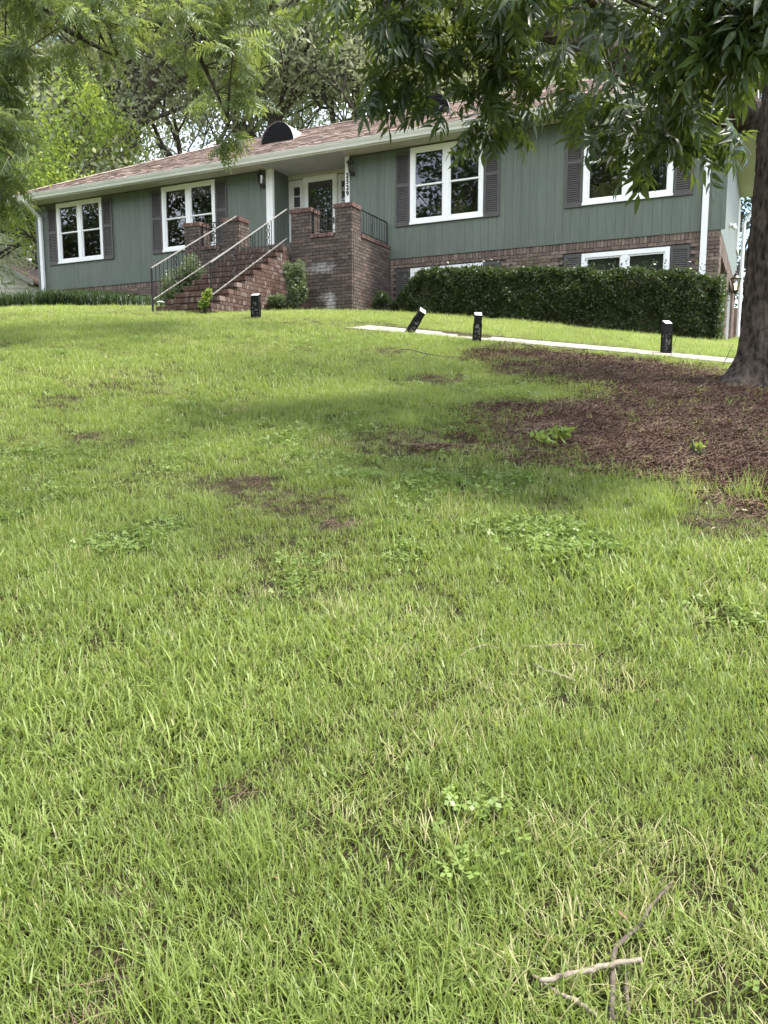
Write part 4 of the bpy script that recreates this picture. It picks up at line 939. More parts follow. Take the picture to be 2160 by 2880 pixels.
# ================================================================== BACKGROUND TREES
def grow(r, p, d, ln, rad, lev, out, tips, spread):
    d = d / np.linalg.norm(d); P = [p]; n = 4; cur = p.copy()
    for i in range(n):
        d = d + r.normal(size=3) * .16 + np.array([0, 0, .05]); d /= np.linalg.norm(d); cur = cur + d * ln / n; P.append(cur.copy())
    out.append((P, rad, rad * .62))
    if lev <= 1: tips += [P[2], P[3], P[4]]
    if lev == 0: return
    for k in range(r.integers(3, 5)):
        t = r.uniform(.45, 1.0); q = P[max(1, int(round(t * n)))]; s = r.normal(size=3); s[2] = abs(s[2]) * .3 - .1
        grow(r, np.array(q), d * .75 + s * spread, ln * r.uniform(.58, .8), rad * .48, lev - 1, out, tips, spread)
def far_tree(name, label, base, H, seed, mat, nleaf, size, spread=.75, clump=.8, trunk=.35, r0=.32, group='trees behind the house', lean=(0, 0), zmin=None):
    r = np.random.default_rng(seed); t = thing(name, label, 'tree', base, group); out, tips = [], []; b0 = np.array(base, float)
    tp = b0 + np.array([lean[0], lean[1], H * trunk]); out.append(([b0 - [0, 0, .2], b0 * .6 + tp * .4 + r.normal(size=3) * .15, tp], r0 * 1.25, r0 * .85))
    for k in range(6):
        a = k * 1.05 + r.uniform(-.3, .3); st = tp - [0, 0, H * r.uniform(0, .12)]
        grow(r, st, np.array([math.cos(a) * spread, math.sin(a) * spread, r.uniform(.4, 1.0)]), H * r.uniform(.24, .34), r0 * .55, 3, out, tips, spread * .8)
    grow(r, tp, np.array([.1, 0, 1.0]), H * .34, r0 * .7, 3, out, tips, spread * .8)
    b = MB()
    for P, a, c in out: b.tube([tuple(p) for p in P], list(np.linspace(a, c, len(P))), 7 if a > .1 else 4, False)
    b.build('trunk', 'bark_far', t, True)
    tips = np.array(tips); per = max(1, nleaf // len(tips))
    C = np.repeat(tips, per, 0); off = r.normal(size=C.shape) * clump * np.array([.75, .75, .6]); C = C + off
    tint = np.clip(np.repeat(r.uniform(.1, .9, len(tips)), per) + r.normal(size=len(C)) * .22, 0, .99)
    kind(leaf_quads('crown', C, size, tint, mat, t, .05), 'stuff'); return t
def gbase(u, d):
    p = on_depth(u, 900, d); return (p[0], p[1], gz(p[0], p[1]) - .1)
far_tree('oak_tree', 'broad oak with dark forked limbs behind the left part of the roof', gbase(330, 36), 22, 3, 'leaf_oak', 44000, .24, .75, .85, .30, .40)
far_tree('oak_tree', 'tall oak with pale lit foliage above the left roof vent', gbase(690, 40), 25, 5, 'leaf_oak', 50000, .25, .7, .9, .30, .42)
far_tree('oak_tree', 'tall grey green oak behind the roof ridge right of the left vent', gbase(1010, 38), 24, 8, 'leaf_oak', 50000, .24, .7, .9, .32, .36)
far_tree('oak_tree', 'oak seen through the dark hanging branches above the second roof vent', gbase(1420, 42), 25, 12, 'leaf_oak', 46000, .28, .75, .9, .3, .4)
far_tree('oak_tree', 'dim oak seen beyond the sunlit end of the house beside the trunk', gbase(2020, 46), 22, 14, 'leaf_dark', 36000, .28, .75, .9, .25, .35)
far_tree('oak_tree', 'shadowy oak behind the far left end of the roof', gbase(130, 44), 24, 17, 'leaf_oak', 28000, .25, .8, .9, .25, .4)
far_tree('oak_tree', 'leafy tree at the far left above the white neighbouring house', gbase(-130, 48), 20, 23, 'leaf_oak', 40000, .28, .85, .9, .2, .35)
far_tree('young_tree', 'sunlit yellow green young tree at the left end of the house', gbase(195, 30), 9.4, 19, 'leaf_bright', 17000, .15, .52, .42, .30, .12, 'young trees left of the house')
far_tree('young_tree', 'dark leafy tree rising behind the white neighbouring house', gbase(40, 46), 11, 29, 'leaf_dark', 24000, .2, .9, .8, .12, .2, 'young trees left of the house')

for i, (tx, ty, hh, lab) in enumerate([(-37, -24, 21, 'street tree mirrored in the leftmost window of the green house'), (-27.5, -25, 22, 'street tree mirrored in the window left of the steps'), (-18, -26, 23, 'street tree mirrored in the glass of the front door'),
                                       (-9.5, -27, 25, 'street tree mirrored in the window right of the porch'), (0.5, -29, 25, 'street tree mirrored in the rightmost upper window')]):
    far_tree('street_tree', lab, (tx, ty, gz(tx, ty)), hh, 70 + i, 'leaf_dark', 26000, .36, .75, 1.1, .2, .35, 'trees across the street')

# neighbour's house at the far left
nb = on_depth(-60, 760, 38); nz = gz(nb[0], nb[1]) - .5
neigh = thing('neighbour_house', 'small white clapboard gable house partly visible at the left edge', 'house', (nb[0], nb[1], nz))
e = on_depth(98, 797, 36); pk = on_depth(-190, 640, 36)
dv = np.array([e[0] - pk[0], e[1] - pk[1], 0]); hl = np.linalg.norm(dv); dv /= hl; bkv = np.array([-dv[1], dv[0], 0]); bkv = bkv if bkv @ FW > 0 else -bkv
zE, zP = e[2], pk[2]; slope = (zP - zE) / hl; hw = hl - .35; zb_ = nz
base_c = np.array([pk[0], pk[1], 0])
def nbp(s_, dpt, z): q = base_c + dv * s_ + bkv * dpt; return (q[0], q[1], z)
m = MB(); m.add([nbp(-hw, .05, zb_), nbp(hw, .05, zb_), nbp(hw, .05, zE), nbp(0, .05, zP - .25), nbp(-hw, .05, zE), nbp(-hw, 7, zb_), nbp(hw, 7, zb_), nbp(hw, 7, zE), nbp(0, 7, zP - .25), nbp(-hw, 7, zE)],
                [(0, 1, 2, 3, 4), (9, 8, 7, 6, 5), (1, 6, 7, 2), (0, 4, 9, 5)]); m.build('wall', 'clapboard', neigh)
z = zb_ + .1
while z < zP - .4:
    hwz = hw if z < zE - .1 else max(0, (zP - .25 - z) / (zP - .25 - zE) * hw)
    q = MB(); q.add([nbp(-hwz, .02, z), nbp(hwz, .02, z), nbp(hwz, .045, z + .19), nbp(-hwz, .045, z + .19), nbp(-hwz, .05, z), nbp(hwz, .05, z)], [(0, 1, 2, 3), (0, 4, 5, 1)]); q.build('clapboard', 'clapboard', neigh); z += .2
for sgn in (-1, 1):
    m = MB(); A = [nbp(0, -.35, zP), nbp(sgn * (hl + .1), -.35, zE - slope * .1), nbp(sgn * (hl + .1), 7.3, zE - slope * .1), nbp(0, 7.3, zP)]
    m.add(A + [(a[0], a[1], a[2] + .12) for a in A], [(0, 1, 2, 3), (7, 6, 5, 4), (0, 4, 5, 1), (1, 5, 6, 2), (2, 6, 7, 3)]); rfo = m.build('roof', 'roofdeck', neigh)
    m = MB(); m.add([nbp(0, -.37, zP - .10), nbp(sgn * (hl + .12), -.37, zE - slope * .1 - .10), nbp(sgn * (hl + .12), -.37, zE - slope * .1 + .14), nbp(0, -.37, zP + .14)], [(0, 1, 2, 3), (3, 2, 1, 0)]); m.build('rake_board', 'trim', neigh)

# wooden fence behind the garage end
fen = thing('wooden_fence', 'brown plank privacy fence behind the garage end of the house', 'fence', (9, 13.5, gz(9, 13.5)))
for i in range(40):
    x = 6.6 + i * .15; MB().box(x + .004, x + .146, 13.5, 13.52, gz(x, 13.5) - .1, -.15 + random.uniform(-.01, .01)).build('plank', 'fence', fen)
for z in (-1.5, -.5): MB().box(6.6, 12.6, 13.52, 13.57, z, z + .09).build('rail', 'fence', fen)

# ================================================================== SHRUBS
def shell_leaves(name, label, cat, nm_leaf, loc, pts, size, tint, mat, stems, group=None, core=None):
    t = thing(name, label, cat, loc, group)
    if core: core.build('branch_core', 'twig', t, True)
    if stems: stems.build('stems', 'twig', t, True)
    kind(leaf_quads(nm_leaf, pts, size, tint, mat, t, .2, .5), 'stuff'); return t
# boxy hedge under the right windows (rounded box swept along the front)
r = np.random.default_rng(4); HX = np.linspace(0.0, 7.55, 40)
def hedge_top(x): return np.interp(x, [0, .25, .9, 1.6, 2.6, 4.3, 6.6, 7.3, 7.55], [-1.25, -.95, -.58, -.60, -.70, -.80, -1.03, -1.16, -1.35])
def hedge_y(x): return np.interp(x, [0, .4, 1.2, 7.2, 7.55], [-.75, -.9, -1.2, -1.25, -1.0])     # front face offset centre
N = 60000; x = r.uniform(-.1, 7.6, N); face = r.random(N); fr_, tp_ = face < .62, face >= .62
ztop = hedge_top(x) + fbm(x, x * 0, 3.0, 2) * .09; yf = -1.65 + np.interp(x, [-.1, .5, 1.2, 7.2, 7.6], [.75, .35, 0, 0, .25]); zb0 = ground(x, yf)
fz = r.random(N) ** .85; zz = np.where(fr_, zb0 + .03 + (ztop - zb0) * fz, ztop)
yy = np.where(fr_, yf, yf + (r.random(N)) * 1.25)
lump = (fbm(x * 1.0, zz * 1.0 + yy, 4.5, 8)) * .13
edge = np.clip((zz - ztop + .18) / .18, 0, 1) ** 2
dep = np.abs(r.normal(size=N)) * .07
y = np.where(fr_, yy + lump + dep + edge * .12, yy + .06); z = np.where(fr_, zz - edge * .02, zz + lump * .6 - dep + (r.random(N) > .94) * r.random(N) ** 2 * .28)
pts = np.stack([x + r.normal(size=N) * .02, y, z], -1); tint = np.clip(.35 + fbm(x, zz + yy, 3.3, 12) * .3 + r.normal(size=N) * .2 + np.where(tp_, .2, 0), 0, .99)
n2 = 4000; yr = r.uniform(-1.6, -.5, n2); zr_ = r.uniform(0, 1, n2); xr_ = 7.55 + r.normal(size=n2) * .05; zg = ground(xr_, yr)
pts = np.concatenate([pts, np.stack([xr_, yr, zg + zr_ * (-1.2 - zg)], -1)]); tint = np.concatenate([tint, np.clip(.6 + r.normal(size=n2) * .2, 0, .99)])
core = MB()
for i in range(len(HX) - 1):
    a, b = HX[i] + .04, HX[i + 1] + .04; yf_ = lambda q: -1.50 + np.interp(q, [-.1, .5, 1.2, 7.2, 7.6], [.75, .35, 0, 0, .25])
    core.add([(a, yf_(a), gz(a, -1.5) - .05), (b, yf_(b), gz(b, -1.5) - .05), (b, yf_(b), hedge_top(b) - .16), (a, yf_(a), hedge_top(a) - .16), (b, -.45, hedge_top(b) - .12), (a, -.45, hedge_top(a) - .12)], [(0, 1, 2, 3), (3, 2, 4, 5)])
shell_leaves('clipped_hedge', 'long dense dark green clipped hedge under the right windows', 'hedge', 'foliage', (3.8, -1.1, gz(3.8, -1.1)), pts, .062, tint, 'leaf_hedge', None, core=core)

def bush(name, label, cat, base, rx, ry, h, n, size, mat, seed, group=None, lobes=7, openness=.5):
    r = np.random.default_rng(seed); base = np.array(base); L_ = []; st = MB()
    for k in range(lobes):
        a = r.uniform(0, 6.28); q = base + [math.cos(a) * rx * r.uniform(.1, .7), math.sin(a) * ry * r.uniform(.1, .7), h * r.uniform(.3, .88)]; L_.append((q, r.uniform(.2, .42)))
        st.tube([tuple(base), tuple(base * .5 + q * .5 + r.normal(size=3) * .04), tuple(q)], [.014, .009, .004], 5)
    P = []; T = []
    for k in range(n):
        q, f = L_[r.integers(0, lobes)]; d = r.normal(size=3); d /= np.linalg.norm(d); rad = r.random() ** openness
        p = q + d * rad * f * np.array([rx * 1.5, ry * 1.5, h * .8])
        if p[2] < base[2] + .02: p[2] = base[2] + r.random() * .2 * h
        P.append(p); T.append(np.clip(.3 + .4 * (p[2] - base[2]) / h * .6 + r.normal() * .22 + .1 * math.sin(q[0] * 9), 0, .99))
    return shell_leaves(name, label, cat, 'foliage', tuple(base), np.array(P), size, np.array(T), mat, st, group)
bush('porch_shrub', 'round pale green shrub against the stained porch wall right of the steps', 'shrub', (-1.75, -2.75, gz(-1.75, -2.75)), .36, .32, 1.2, 6500, .058, 'leaf_shrub', 1, lobes=13)
bush('porch_shrub', 'low pale shrub beside the foot of the steps flank under the taller one', 'shrub', (-2.08, -3.05, gz(-2.08, -3.05)), .30, .3, .55, 3500, .058, 'leaf_shrub', 2, lobes=8)
bush('rail_shrub', 'loose pale shrub growing behind the left handrail of the steps', 'shrub', (-4.7, -3.2, gz(-4.7, -3.2)), .55, .5, 1.25, 6000, .062, 'leaf_shrub', 3, lobes=12)
bush('rail_shrub', 'small sparse shrub below the second window left of the steps', 'shrub', (-5.6, -2.6, gz(-5.6, -2.6)), .5, .4, .8, 2500, .06, 'leaf_shrub', 5, lobes=8)
bush('hedge_shrub', 'small dark shrub tucked between the porch wall and the hedge', 'shrub', (-.15, -1.3, gz(-.15, -1.3)), .3, .3, .55, 2500, .055, 'leaf_hedge', 6, lobes=7)
bush('weed_plant', 'bright yellow green weed at the foot of the right handrail', 'plant', (-2.35, -5.45, gz(-2.35, -5.45)), .16, .14, .52, 260, .095, 'leaf_weed', 7, lobes=6)
# liriope border along the left foundation
r = np.random.default_rng(6); V, Fq, Tn = [], [], []; nb_ = 0
for k in range(14000):
    x = r.uniform(-15.2, -6.2); y = r.uniform(-2.5, -.35); dens = np.interp(x, [-15.2, -14.6, -9.5, -7.6, -6.2], [.7, 1, 1, .55, .25])
    if r.random() > dens: continue
    z = gz(x, y); a = r.uniform(0, 6.28); ln = r.uniform(.45, .80) * np.interp(x, [-10.5, -7], [1, .55]); d = np.array([math.cos(a), math.sin(a), 0]); s = np.array([-d[1], d[0], 0]) * r.uniform(.008, .014); sp = r.uniform(.2, .7)
    p = np.array([x, y, z]); P0, P1, P2 = p, p + d * ln * sp * .45 + [0, 0, ln * .75], p + d * ln * sp * 1.2 + [0, 0, ln * r.uniform(.5, .95)]
    V += [P0 - s, P0 + s, P1 + s, P1 - s, P2 + s * .2, P2 - s * .2]; Fq += [(nb_, nb_ + 1, nb_ + 2, nb_ + 3), (nb_ + 3, nb_ + 2, nb_ + 4, nb_ + 5)]; Tn += [r.random()] * 6; nb_ += 6
tag(kind(link('border_grass', npmesh('border_grass', np.array(V), np.array(Fq), np.array(Tn)), 'leaf_cover'), 'stuff'), 'dark green strappy ground cover along the left foundation wall', 'ground cover')
bush('border_shrub', 'low dark shrub at the left corner below the downspout', 'shrub', (-13.7, -1.2, gz(-13.7, -1.2)), 1.0, .6, .75, 6000, .07, 'leaf_cover', 9, lobes=14)

# ================================================================== PATH LIGHTS
def path_light(base, label, tilt=(0, 0), h=.42, w=.050):
    base = Vector(base); t = thing('path_light', label, 'path light', tuple(base), 'black path lights beside the walk')
    rot = Matrix.Rotation(tilt[0], 4, 'Y') @ Matrix.Rotation(tilt[1], 4, 'X') @ Matrix.Rotation(random.uniform(-.2, .2) + .45, 4, 'Z')
    def part(b, nm, mat, par):
        o = b.build(nm, mat, par); o.data.transform(Matrix.Translation(base) @ rot); return o
    b = MB()
    for sx in (-1, 1):
        for sy in (-1, 1): b.box(sx * w - .010, sx * w + .010, sy * w - .010, sy * w + .010, -.06, h * .70)
    rs = random.Random(len(label)); nrow = 9; ncol = 4
    for f in range(4):                                   # pierced lattice faces
        for i in range(nrow):
            z = h * .70 * (i + .5) / nrow
            for j in range(ncol):
                if rs.random() < .30: continue
                c0 = -w + .01 + (2 * w - .02) * j / ncol; c1 = c0 + (2 * w - .02) / ncol * .92
                if f == 0: b.box(c0, c1, -w, -w + .004, z - h * .034, z + h * .034)
                elif f == 1: b.box(c0, c1, w - .004, w, z - h * .034, z + h * .034)
                elif f == 2: b.box(-w, -w + .004, c0, c1, z - h * .034, z + h * .034)
                else: b.box(w - .004, w, c0, c1, z - h * .034, z + h * .034)
    part(b, 'pierced_body', 'black', t)
    part(MB().box(-w - .004, w + .004, -w - .004, w + .004, h * .70, h * .955), 'head', 'black', t)
    k = w + .008; z0, z1, z2 = h * .955, h * .965, h * 1.10
    part(MB().add([(-k, -k, z0), (k, -k, z0), (k, k, z0), (-k, k, z0), (-k, -k, z1), (k, -k, z1), (k, k, z2), (-k, k, z2)], [(3, 2, 1, 0), (4, 5, 6, 7), (0, 1, 5, 4), (1, 2, 6, 5), (2, 3, 7, 6), (3, 0, 4, 7)]), 'rim', 'black', t)
    k2 = k - .006; g_ = .003
    part(MB().add([(-k2, -k2, z1 + g_ + .003), (k2, -k2, z1 + g_ + .003), (k2, k2, z2 + g_ - .003), (-k2, k2, z2 + g_ - .003)], [(0, 1, 2, 3)]), 'solar_cap', 'solar', t)
    part(MB().box(-w + .012, w - .012, -w + .012, w - .012, .0, h * .69), 'diffuser', 'diffuser', t)
p = hit(720, 894); path_light(p, 'black path light on the lawn crest in front of the brick steps', h=.40, w=.066)
p = hit(1148, 937); path_light((p[0], p[1], p[2] - .02), 'tilted black path light leaning right beside the walk', (.55, -.15), .42)
p = hit(1340, 968); path_light(p, 'upright black path light standing in front of the walk', (.05, 0), .42)
p = hit(1873, 996); path_light(p, 'black path light between the walk and the right end of the hedge', (0, 0), .44)
dl = (-4.55, -4.35); zz_ = gz(*dl)
t = thing('spot_light', 'small white disc shaped garden light in the bed left of the steps', 'garden light', (*dl, zz_))
MB().lathe((*dl, zz_), [(.012, -.05), (.012, .16)], 8).build('stake', 'black', t); MB().lathe((*dl, zz_ + .16), [(.05, 0), (.10, .015), (.10, .03), (.03, .05)], 14).build('hood', 'solar', t, True)

# ================================================================== STICKS AND LITTER
def stick(pix, rads, mat, label, lift=.015, dz=None, group='fallen sticks on the lawn'):
    P = []
    for i, (u, v) in enumerate(pix):
        p = hit(u, v); P.append((p[0], p[1], p[2] + lift * .7 + (dz[i] if dz else 0), rads[min(i, len(rads) - 1)] * .55))
    S = smooth_limb(P, 18); n = len(S); rs = np.random.default_rng(len(label))
    S[:, :3] += rs.normal(size=(n, 3)) * .0012
    t = tag(MB().tube([tuple(q[:3]) for q in S], list(S[:, 3] * (1 + rs.normal(size=n) * .06)), 8).build('fallen_stick', mat, None, True), label, 'stick', group); return t
stick([(1515, 2812), (1600, 2795), (1700, 2770), (1800, 2752)], [.0095, .010, .0105, .009], 'stick', 'pale bare stick lying across a darker one at the bottom right', .06)
stick([(1722, 2900), (1718, 2820), (1725, 2740), (1735, 2690), (1790, 2640), (1830, 2580), (1890, 2505)], [.011, .011, .010, .010, .009, .008, .006], 'stick_dark', 'long dark gnarled stick running up from the bottom right edge', .035)
stick([(1765, 2890), (1760, 2800), (1755, 2720)], [.008, .007, .006], 'stick_dark', 'short dark stick beside the long gnarled one at bottom right', .03)
stick([(1495, 2770), (1560, 2820), (1620, 2850), (1680, 2890)], [.006, .007, .008, .008], 'stick', 'thin pale stick half under the grass at the bottom edge', .035)
stick([(1290, 1868), (1320, 1850), (1355, 1838), (1390, 1842), (1405, 1850)], [.004, .006, .007, .006, .004], 'stick', 'short curved pale twig in the middle of the lawn', .04)
stick([(1470, 1840), (1540, 1838), (1580, 1835), (1645, 1836)], [.006, .009, .009, .006], 'stick', 'straight grey brown stick right of the curved twig', .04)
stick([(1500, 1893), (1545, 1915), (1580, 1925), (1615, 1940)], [.005, .007, .008, .008], 'stick', 'slanting pale stick below the straight grey brown one', .045)
stick([(1930, 1676), (1960, 1668), (1990, 1655), (2010, 1636)], [.006, .006, .005, .004], 'stick', 'thin forked white twig on the right side of the lawn', .045)
stick([(1935, 1672), (1948, 1695), (1955, 1712)], [.005, .005, .003], 'stick', 'tiny white twig end under the forked white twig', .045)
stick([(1110, 1000), (1150, 1002), (1190, 1018), (1240, 1022), (1285, 1018)], [.006, .010, .010, .008, .005], 'stick_dark', 'dark dead branch lying on the upper lawn below the walk', .08, [0, .03, .05, .03, 0])
stick([(1170, 1040), (1190, 1015), (1200, 998)], [.006, .007, .004], 'stick_dark', 'dark side twig rising from the dead branch on the upper lawn', .06)
stick([(1805, 1185), (1850, 1170), (1900, 1178), (1940, 1192)], [.008, .010, .010, .007], 'stick', 'curved pale root like stick on the brown mulch', .03)
stick([(1660, 1040), (1740, 1046), (1820, 1040), (1880, 1030)], [.007, .010, .010, .006], 'stick_dark', 'long thin branch on the mulch just below the walk', .05)
stick([(1900, 1110), (1960, 1100), (2010, 1072), (2060, 1050)], [.006, .009, .009, .006], 'stick', 'pale crooked stick on the mulch near the trunk', .05)
stick([(1855, 1290), (1900, 1282), (1918, 1265), (1926, 1240)], [.005, .006, .006, .004], 'stick', 'bent twig on the mulch near its lower edge', .03)
stick([(1886, 1020), (1890, 1010), (1896, 1008), (1902, 1010)], [.008, .008, .006, .004], 'stick_dark', 'bare upright twig beside the right hand path light', .05, [0, .10, .19, .30])
stick([(2030, 1040), (2044, 1040), (2058, 1042)], [.009, .008, .005], 'stick_dark', 'bare dark twig leaning at the foot of the trunk', .05, [0, .13, .28])
stick([(2000, 1095), (2020, 1075), (2040, 1085), (2055, 1100)], [.006, .007, .006, .004], 'stick_dark', 'short looping dark twig on the mulch at the trunk flare', .05)

# ================================================================== LAWN
def blade(V, F, T, base, a, ln, wd, lean, curl, tint, seg=4):
    d = np.array([math.cos(a), math.sin(a), 0]); s = np.array([-d[1], d[0], 0]); n0 = len(V); x = 0; z = 0; th = lean
    for i in range(seg + 1):
        t = i / seg; w = wd * (1 - t ** 1.7) * .5 + .0002; p = base + d * x + np.array([0, 0, z])
        V += [p - s * w, p + s * w]; T += [tint, tint]
        x += math.sin(th) * ln / seg; z += math.cos(th) * ln / seg; th += curl / seg
        z = max(z, .004)
    for i in range(seg): F.append((n0 + 2 * i, n0 + 2 * i + 1, n0 + 2 * i + 3, n0 + 2 * i + 2))
protos = bpy.data.collections.new('lawn_pieces')
def proto(name, V, F, T, mat):
    me = npmesh(name, np.array(V), np.array(F), np.array(T)); me.materials.append(M[mat]); o = bpy.data.objects.new(name, me); protos.objects.link(o)
def tuft(seed, n, rad, l0, l1, w0, w1, lean, curl, dry=.06):
    r = np.random.default_rng(seed); V, F, T = [], [], []
    for _ in range(n):
        q = r.normal(size=2) * rad * .5; t = r.random() * .82
        if r.random() < dry: t = .95
        blade(V, F, T, np.array([q[0], q[1], -.005]), r.uniform(0, 6.28), r.uniform(l0, l1), r.uniform(w0, w1), abs(r.normal()) * lean, r.uniform(.1, curl), t)
    return V, F, T
for i in range(4): proto('a%d_fine' % i, *tuft(50 + i, 26, .075, .028, .072, .0024, .0042, .62, 1.3, .05), 'grass')
for i in range(3): proto('b%d_wide' % i, *tuft(60 + i, 17, .085, .04, .095, .0038, .0066, .85, 1.5, .05), 'grass')
for i in range(2): proto('c%d_flat' % i, *tuft(70 + i, 18, .08, .04, .10, .0026, .0050, 1.2, .9, .38), 'grass')
def clover(seed, n=14, rad=.08):
    r = np.random.default_rng(seed); V, F, T = [], [], []
    for _ in range(n):
        q = r.normal(size=2) * rad * .6; h = r.uniform(.018, .045); c = np.array([q[0] + r.normal() * .01, q[1] + r.normal() * .01, h]); t = r.random(); sz = r.uniform(.006, .011)
        blade(V, F, T, np.array([q[0], q[1], 0]), r.uniform(0, 6.28), h * 1.02, .0016, .15, .1, t, 2)
        a0 = r.uniform(0, 6.28); tl = r.normal(size=2) * .3
        for k in range(3):
            a = a0 + k * 2.094; d = np.array([math.cos(a), math.sin(a), 0]); s = np.array([-d[1], d[0], 0]); n0 = len(V)
            zf = lambda p: p + np.array([0, 0, (p - c)[0] * tl[0] + (p - c)[1] * tl[1]])
            V += [zf(c), zf(c + d * sz + s * sz * .75), zf(c + d * sz * 1.75 + np.array([0, 0, -.002])), zf(c + d * sz - s * sz * .75)]; T += [t] * 4; F.append((n0, n0 + 1, n0 + 2, n0 + 3))
    return V, F, T
for i in range(2): proto('d%d_clover' % i, *clover(80 + i), 'clover')
for i in range(2): proto('e%d_weed' % i, *tuft(90 + i, 9, .03, .035, .075, .007, .012, .9, .8, 0), 'clover')
proto('f0_long', *tuft(95, 60, .09, .12, .24, .0028, .0045, .42, 1.2, .05), 'grass')
NI = {'fine': (0, 1, 2, 3), 'wide': (4, 5, 6), 'flat': (7, 8), 'clover': (9, 10), 'weed': (11, 12), 'long': (13,)}

def scatter(name, coll, P, rot, scl, idxs, itint):
    me = bpy.data.meshes.new(name); me.vertices.add(len(P)); me.vertices.foreach_set('co', np.asarray(P, np.float32).ravel())
    for nm, tp, dat in (('rot', 'FLOAT_VECTOR', rot), ('scl', 'FLOAT', scl), ('idx', 'INT', idxs), ('itint', 'FLOAT', itint)):
        a = me.attributes.new(nm, tp, 'POINT'); a.data.foreach_set('vector' if tp == 'FLOAT_VECTOR' else 'value', np.asarray(dat, np.int32 if tp == 'INT' else np.float32).ravel())
    me.update(); o = bpy.data.objects.new(name, me); COL.objects.link(o)
    ng = bpy.data.node_groups.new(name + '_scatter', 'GeometryNodeTree')
    ng.interface.new_socket('Geometry', in_out='INPUT', socket_type='NodeSocketGeometry'); ng.interface.new_socket('Geometry', in_out='OUTPUT', socket_type='NodeSocketGeometry')
    gi, go = ng.nodes.new('NodeGroupInput'), ng.nodes.new('NodeGroupOutput'); ip = ng.nodes.new('GeometryNodeInstanceOnPoints'); ci = ng.nodes.new('GeometryNodeCollectionInfo')
    ci.inputs['Collection'].default_value = coll; ci.inputs['Separate Children'].default_value = True; ci.inputs['Reset Children'].default_value = True
    def na(nm, dt): n = ng.nodes.new('GeometryNodeInputNamedAttribute'); n.data_type = dt; n.inputs['Name'].default_value = nm; return n.outputs['Attribute']
    ng.links.new(gi.outputs[0], ip.inputs['Points']); ng.links.new(ci.outputs[0], ip.inputs['Instance']); ip.inputs['Pick Instance'].default_value = True
    ng.links.new(na('idx', 'INT'), ip.inputs['Instance Index']); ng.links.new(na('scl', 'FLOAT'), ip.inputs['Scale'])
    e2r = ng.nodes.new('FunctionNodeEulerToRotation'); ng.links.new(na('rot', 'FLOAT_VECTOR'), e2r.inputs[0]); ng.links.new(e2r.outputs[0], ip.inputs['Rotation'])
    ng.links.new(ip.outputs[0], go.inputs[0]); md = o.modifiers.new('scatter', 'NODES'); md.node_group = ng; return kind(o, 'stuff')

r = np.random.default_rng(99); PX, PYY, SCL = [], [], []
for d0, d1, dens, sc in [(.15, 3, 1000, .95), (3, 5, 720, 1.0), (5, 8, 480, 1.03), (8, 12, 310, 1.1), (12, 17, 190, 1.15), (17, 30, 80, 1.4)]:
    hv = HALF[d1]; a0, a1 = -YAW - hv + math.pi / 2, -YAW + hv + math.pi / 2
    n = int((d1 * d1 - d0 * d0) * (a1 - a0) / 2 * dens); rad = np.sqrt(r.uniform(d0 * d0, d1 * d1, n)); th = r.uniform(a0, a1, n)
    PX.append(CAM[0] + rad * np.cos(th)); PYY.append(CAM[1] + rad * np.sin(th)); SCL.append(np.full(n, sc))
x, y, sc = map(np.concatenate, (PX, PYY, SCL)); n = len(x)
mm = mulch_mask(x, y); bm = bare_mask(x, y); wd = walk_dist(x, y)
tr_d = np.hypot(x - TX, y - TY)
keep = (r.random(n) > np.clip(mm * .945 + bm, 0, .97)) & ((wd > .40) | (x < 2.3)) & (tr_d > .45)
keep &= ~((x > XL - .2) & (x < XR + .3) & (y > -.25)); keep &= ~((x > -5.7) & (x < -.55) & (y > -2.15)); keep &= ~((x > SX0 - .05) & (x < SX1 + .05) & (y > -5.35) & (y < 0))
keep &= ~((x > -15.2) & (x < -6.6) & (y > -2.4)); keep &= ~((x > .1) & (x < 7.6) & (y > -1.55))
x, y, sc, mm, bm, wd = x[keep], y[keep], sc[keep], mm[keep], bm[keep], wd[keep]; n = len(x); dist = np.hypot(x - CAM[0], y - CAM[1])
cl = fbm(x, y, 1.6, 21); wid = fbm(x, y, 1.2, 31); fl_ = fbm(x, y, 2.1, 41)
pick = r.integers(0, 4, n); q = r.random(n)
pick = np.where((wid > .1) & (q < .65), r.choice(NI['wide'], n), pick); pick = np.where((fl_ > .45) & (q < .55), r.choice(NI['flat'], n), pick)
pick = np.where((cl > .25) & (q < np.where(dist < 5, .45, .13)) & (dist < 12), r.choice(NI['clover'], n), pick); pick = np.where((q > .985) & (dist < 9), r.choice(NI['weed'], n), pick)
pick = np.where((mm > .3) & (q < .5), r.choice(NI['flat'], n), pick)
clump = np.clip(1 + .35 * fbm(x, y, 3.2, 51), .5, 1.5); upper_strip = (wd < 2.2) & (y > -7.5)
sc2 = sc * clump * r.uniform(.75, 1.2, n) * np.where(wd < .75, .7, 1) * np.where(bm > .1, .7, 1)
it = np.clip(.50 + .26 * fbm(x, y, .9, 61) + .16 * fbm(x, y, 4, 62) + r.normal(size=n) * .13, 0, 1); it = np.where(y > -7.6, np.clip(it + .42, 0, 1.15), it); it = np.where(mm > .1, it * .7, it)  # tint raised on the house side of the walk, lowered on the mulch
P = np.stack([x, y, ground(x, y) + fbm(x, y, 1.1, 5) * .02 + fbm(x, y, 5.0, 6) * .008], -1)
rot = np.stack([r.normal(size=n) * .12, r.normal(size=n) * .12, r.uniform(0, 6.28, n)], -1)
tu = np.array([hit(u, v) for u, v in [(1145, 1205), (1845, 1450), (2100, 1400), (1860, 1460), (460, 2870), (700, 2440), (570, 1440), (1920, 1420)]]); kk = len(tu)
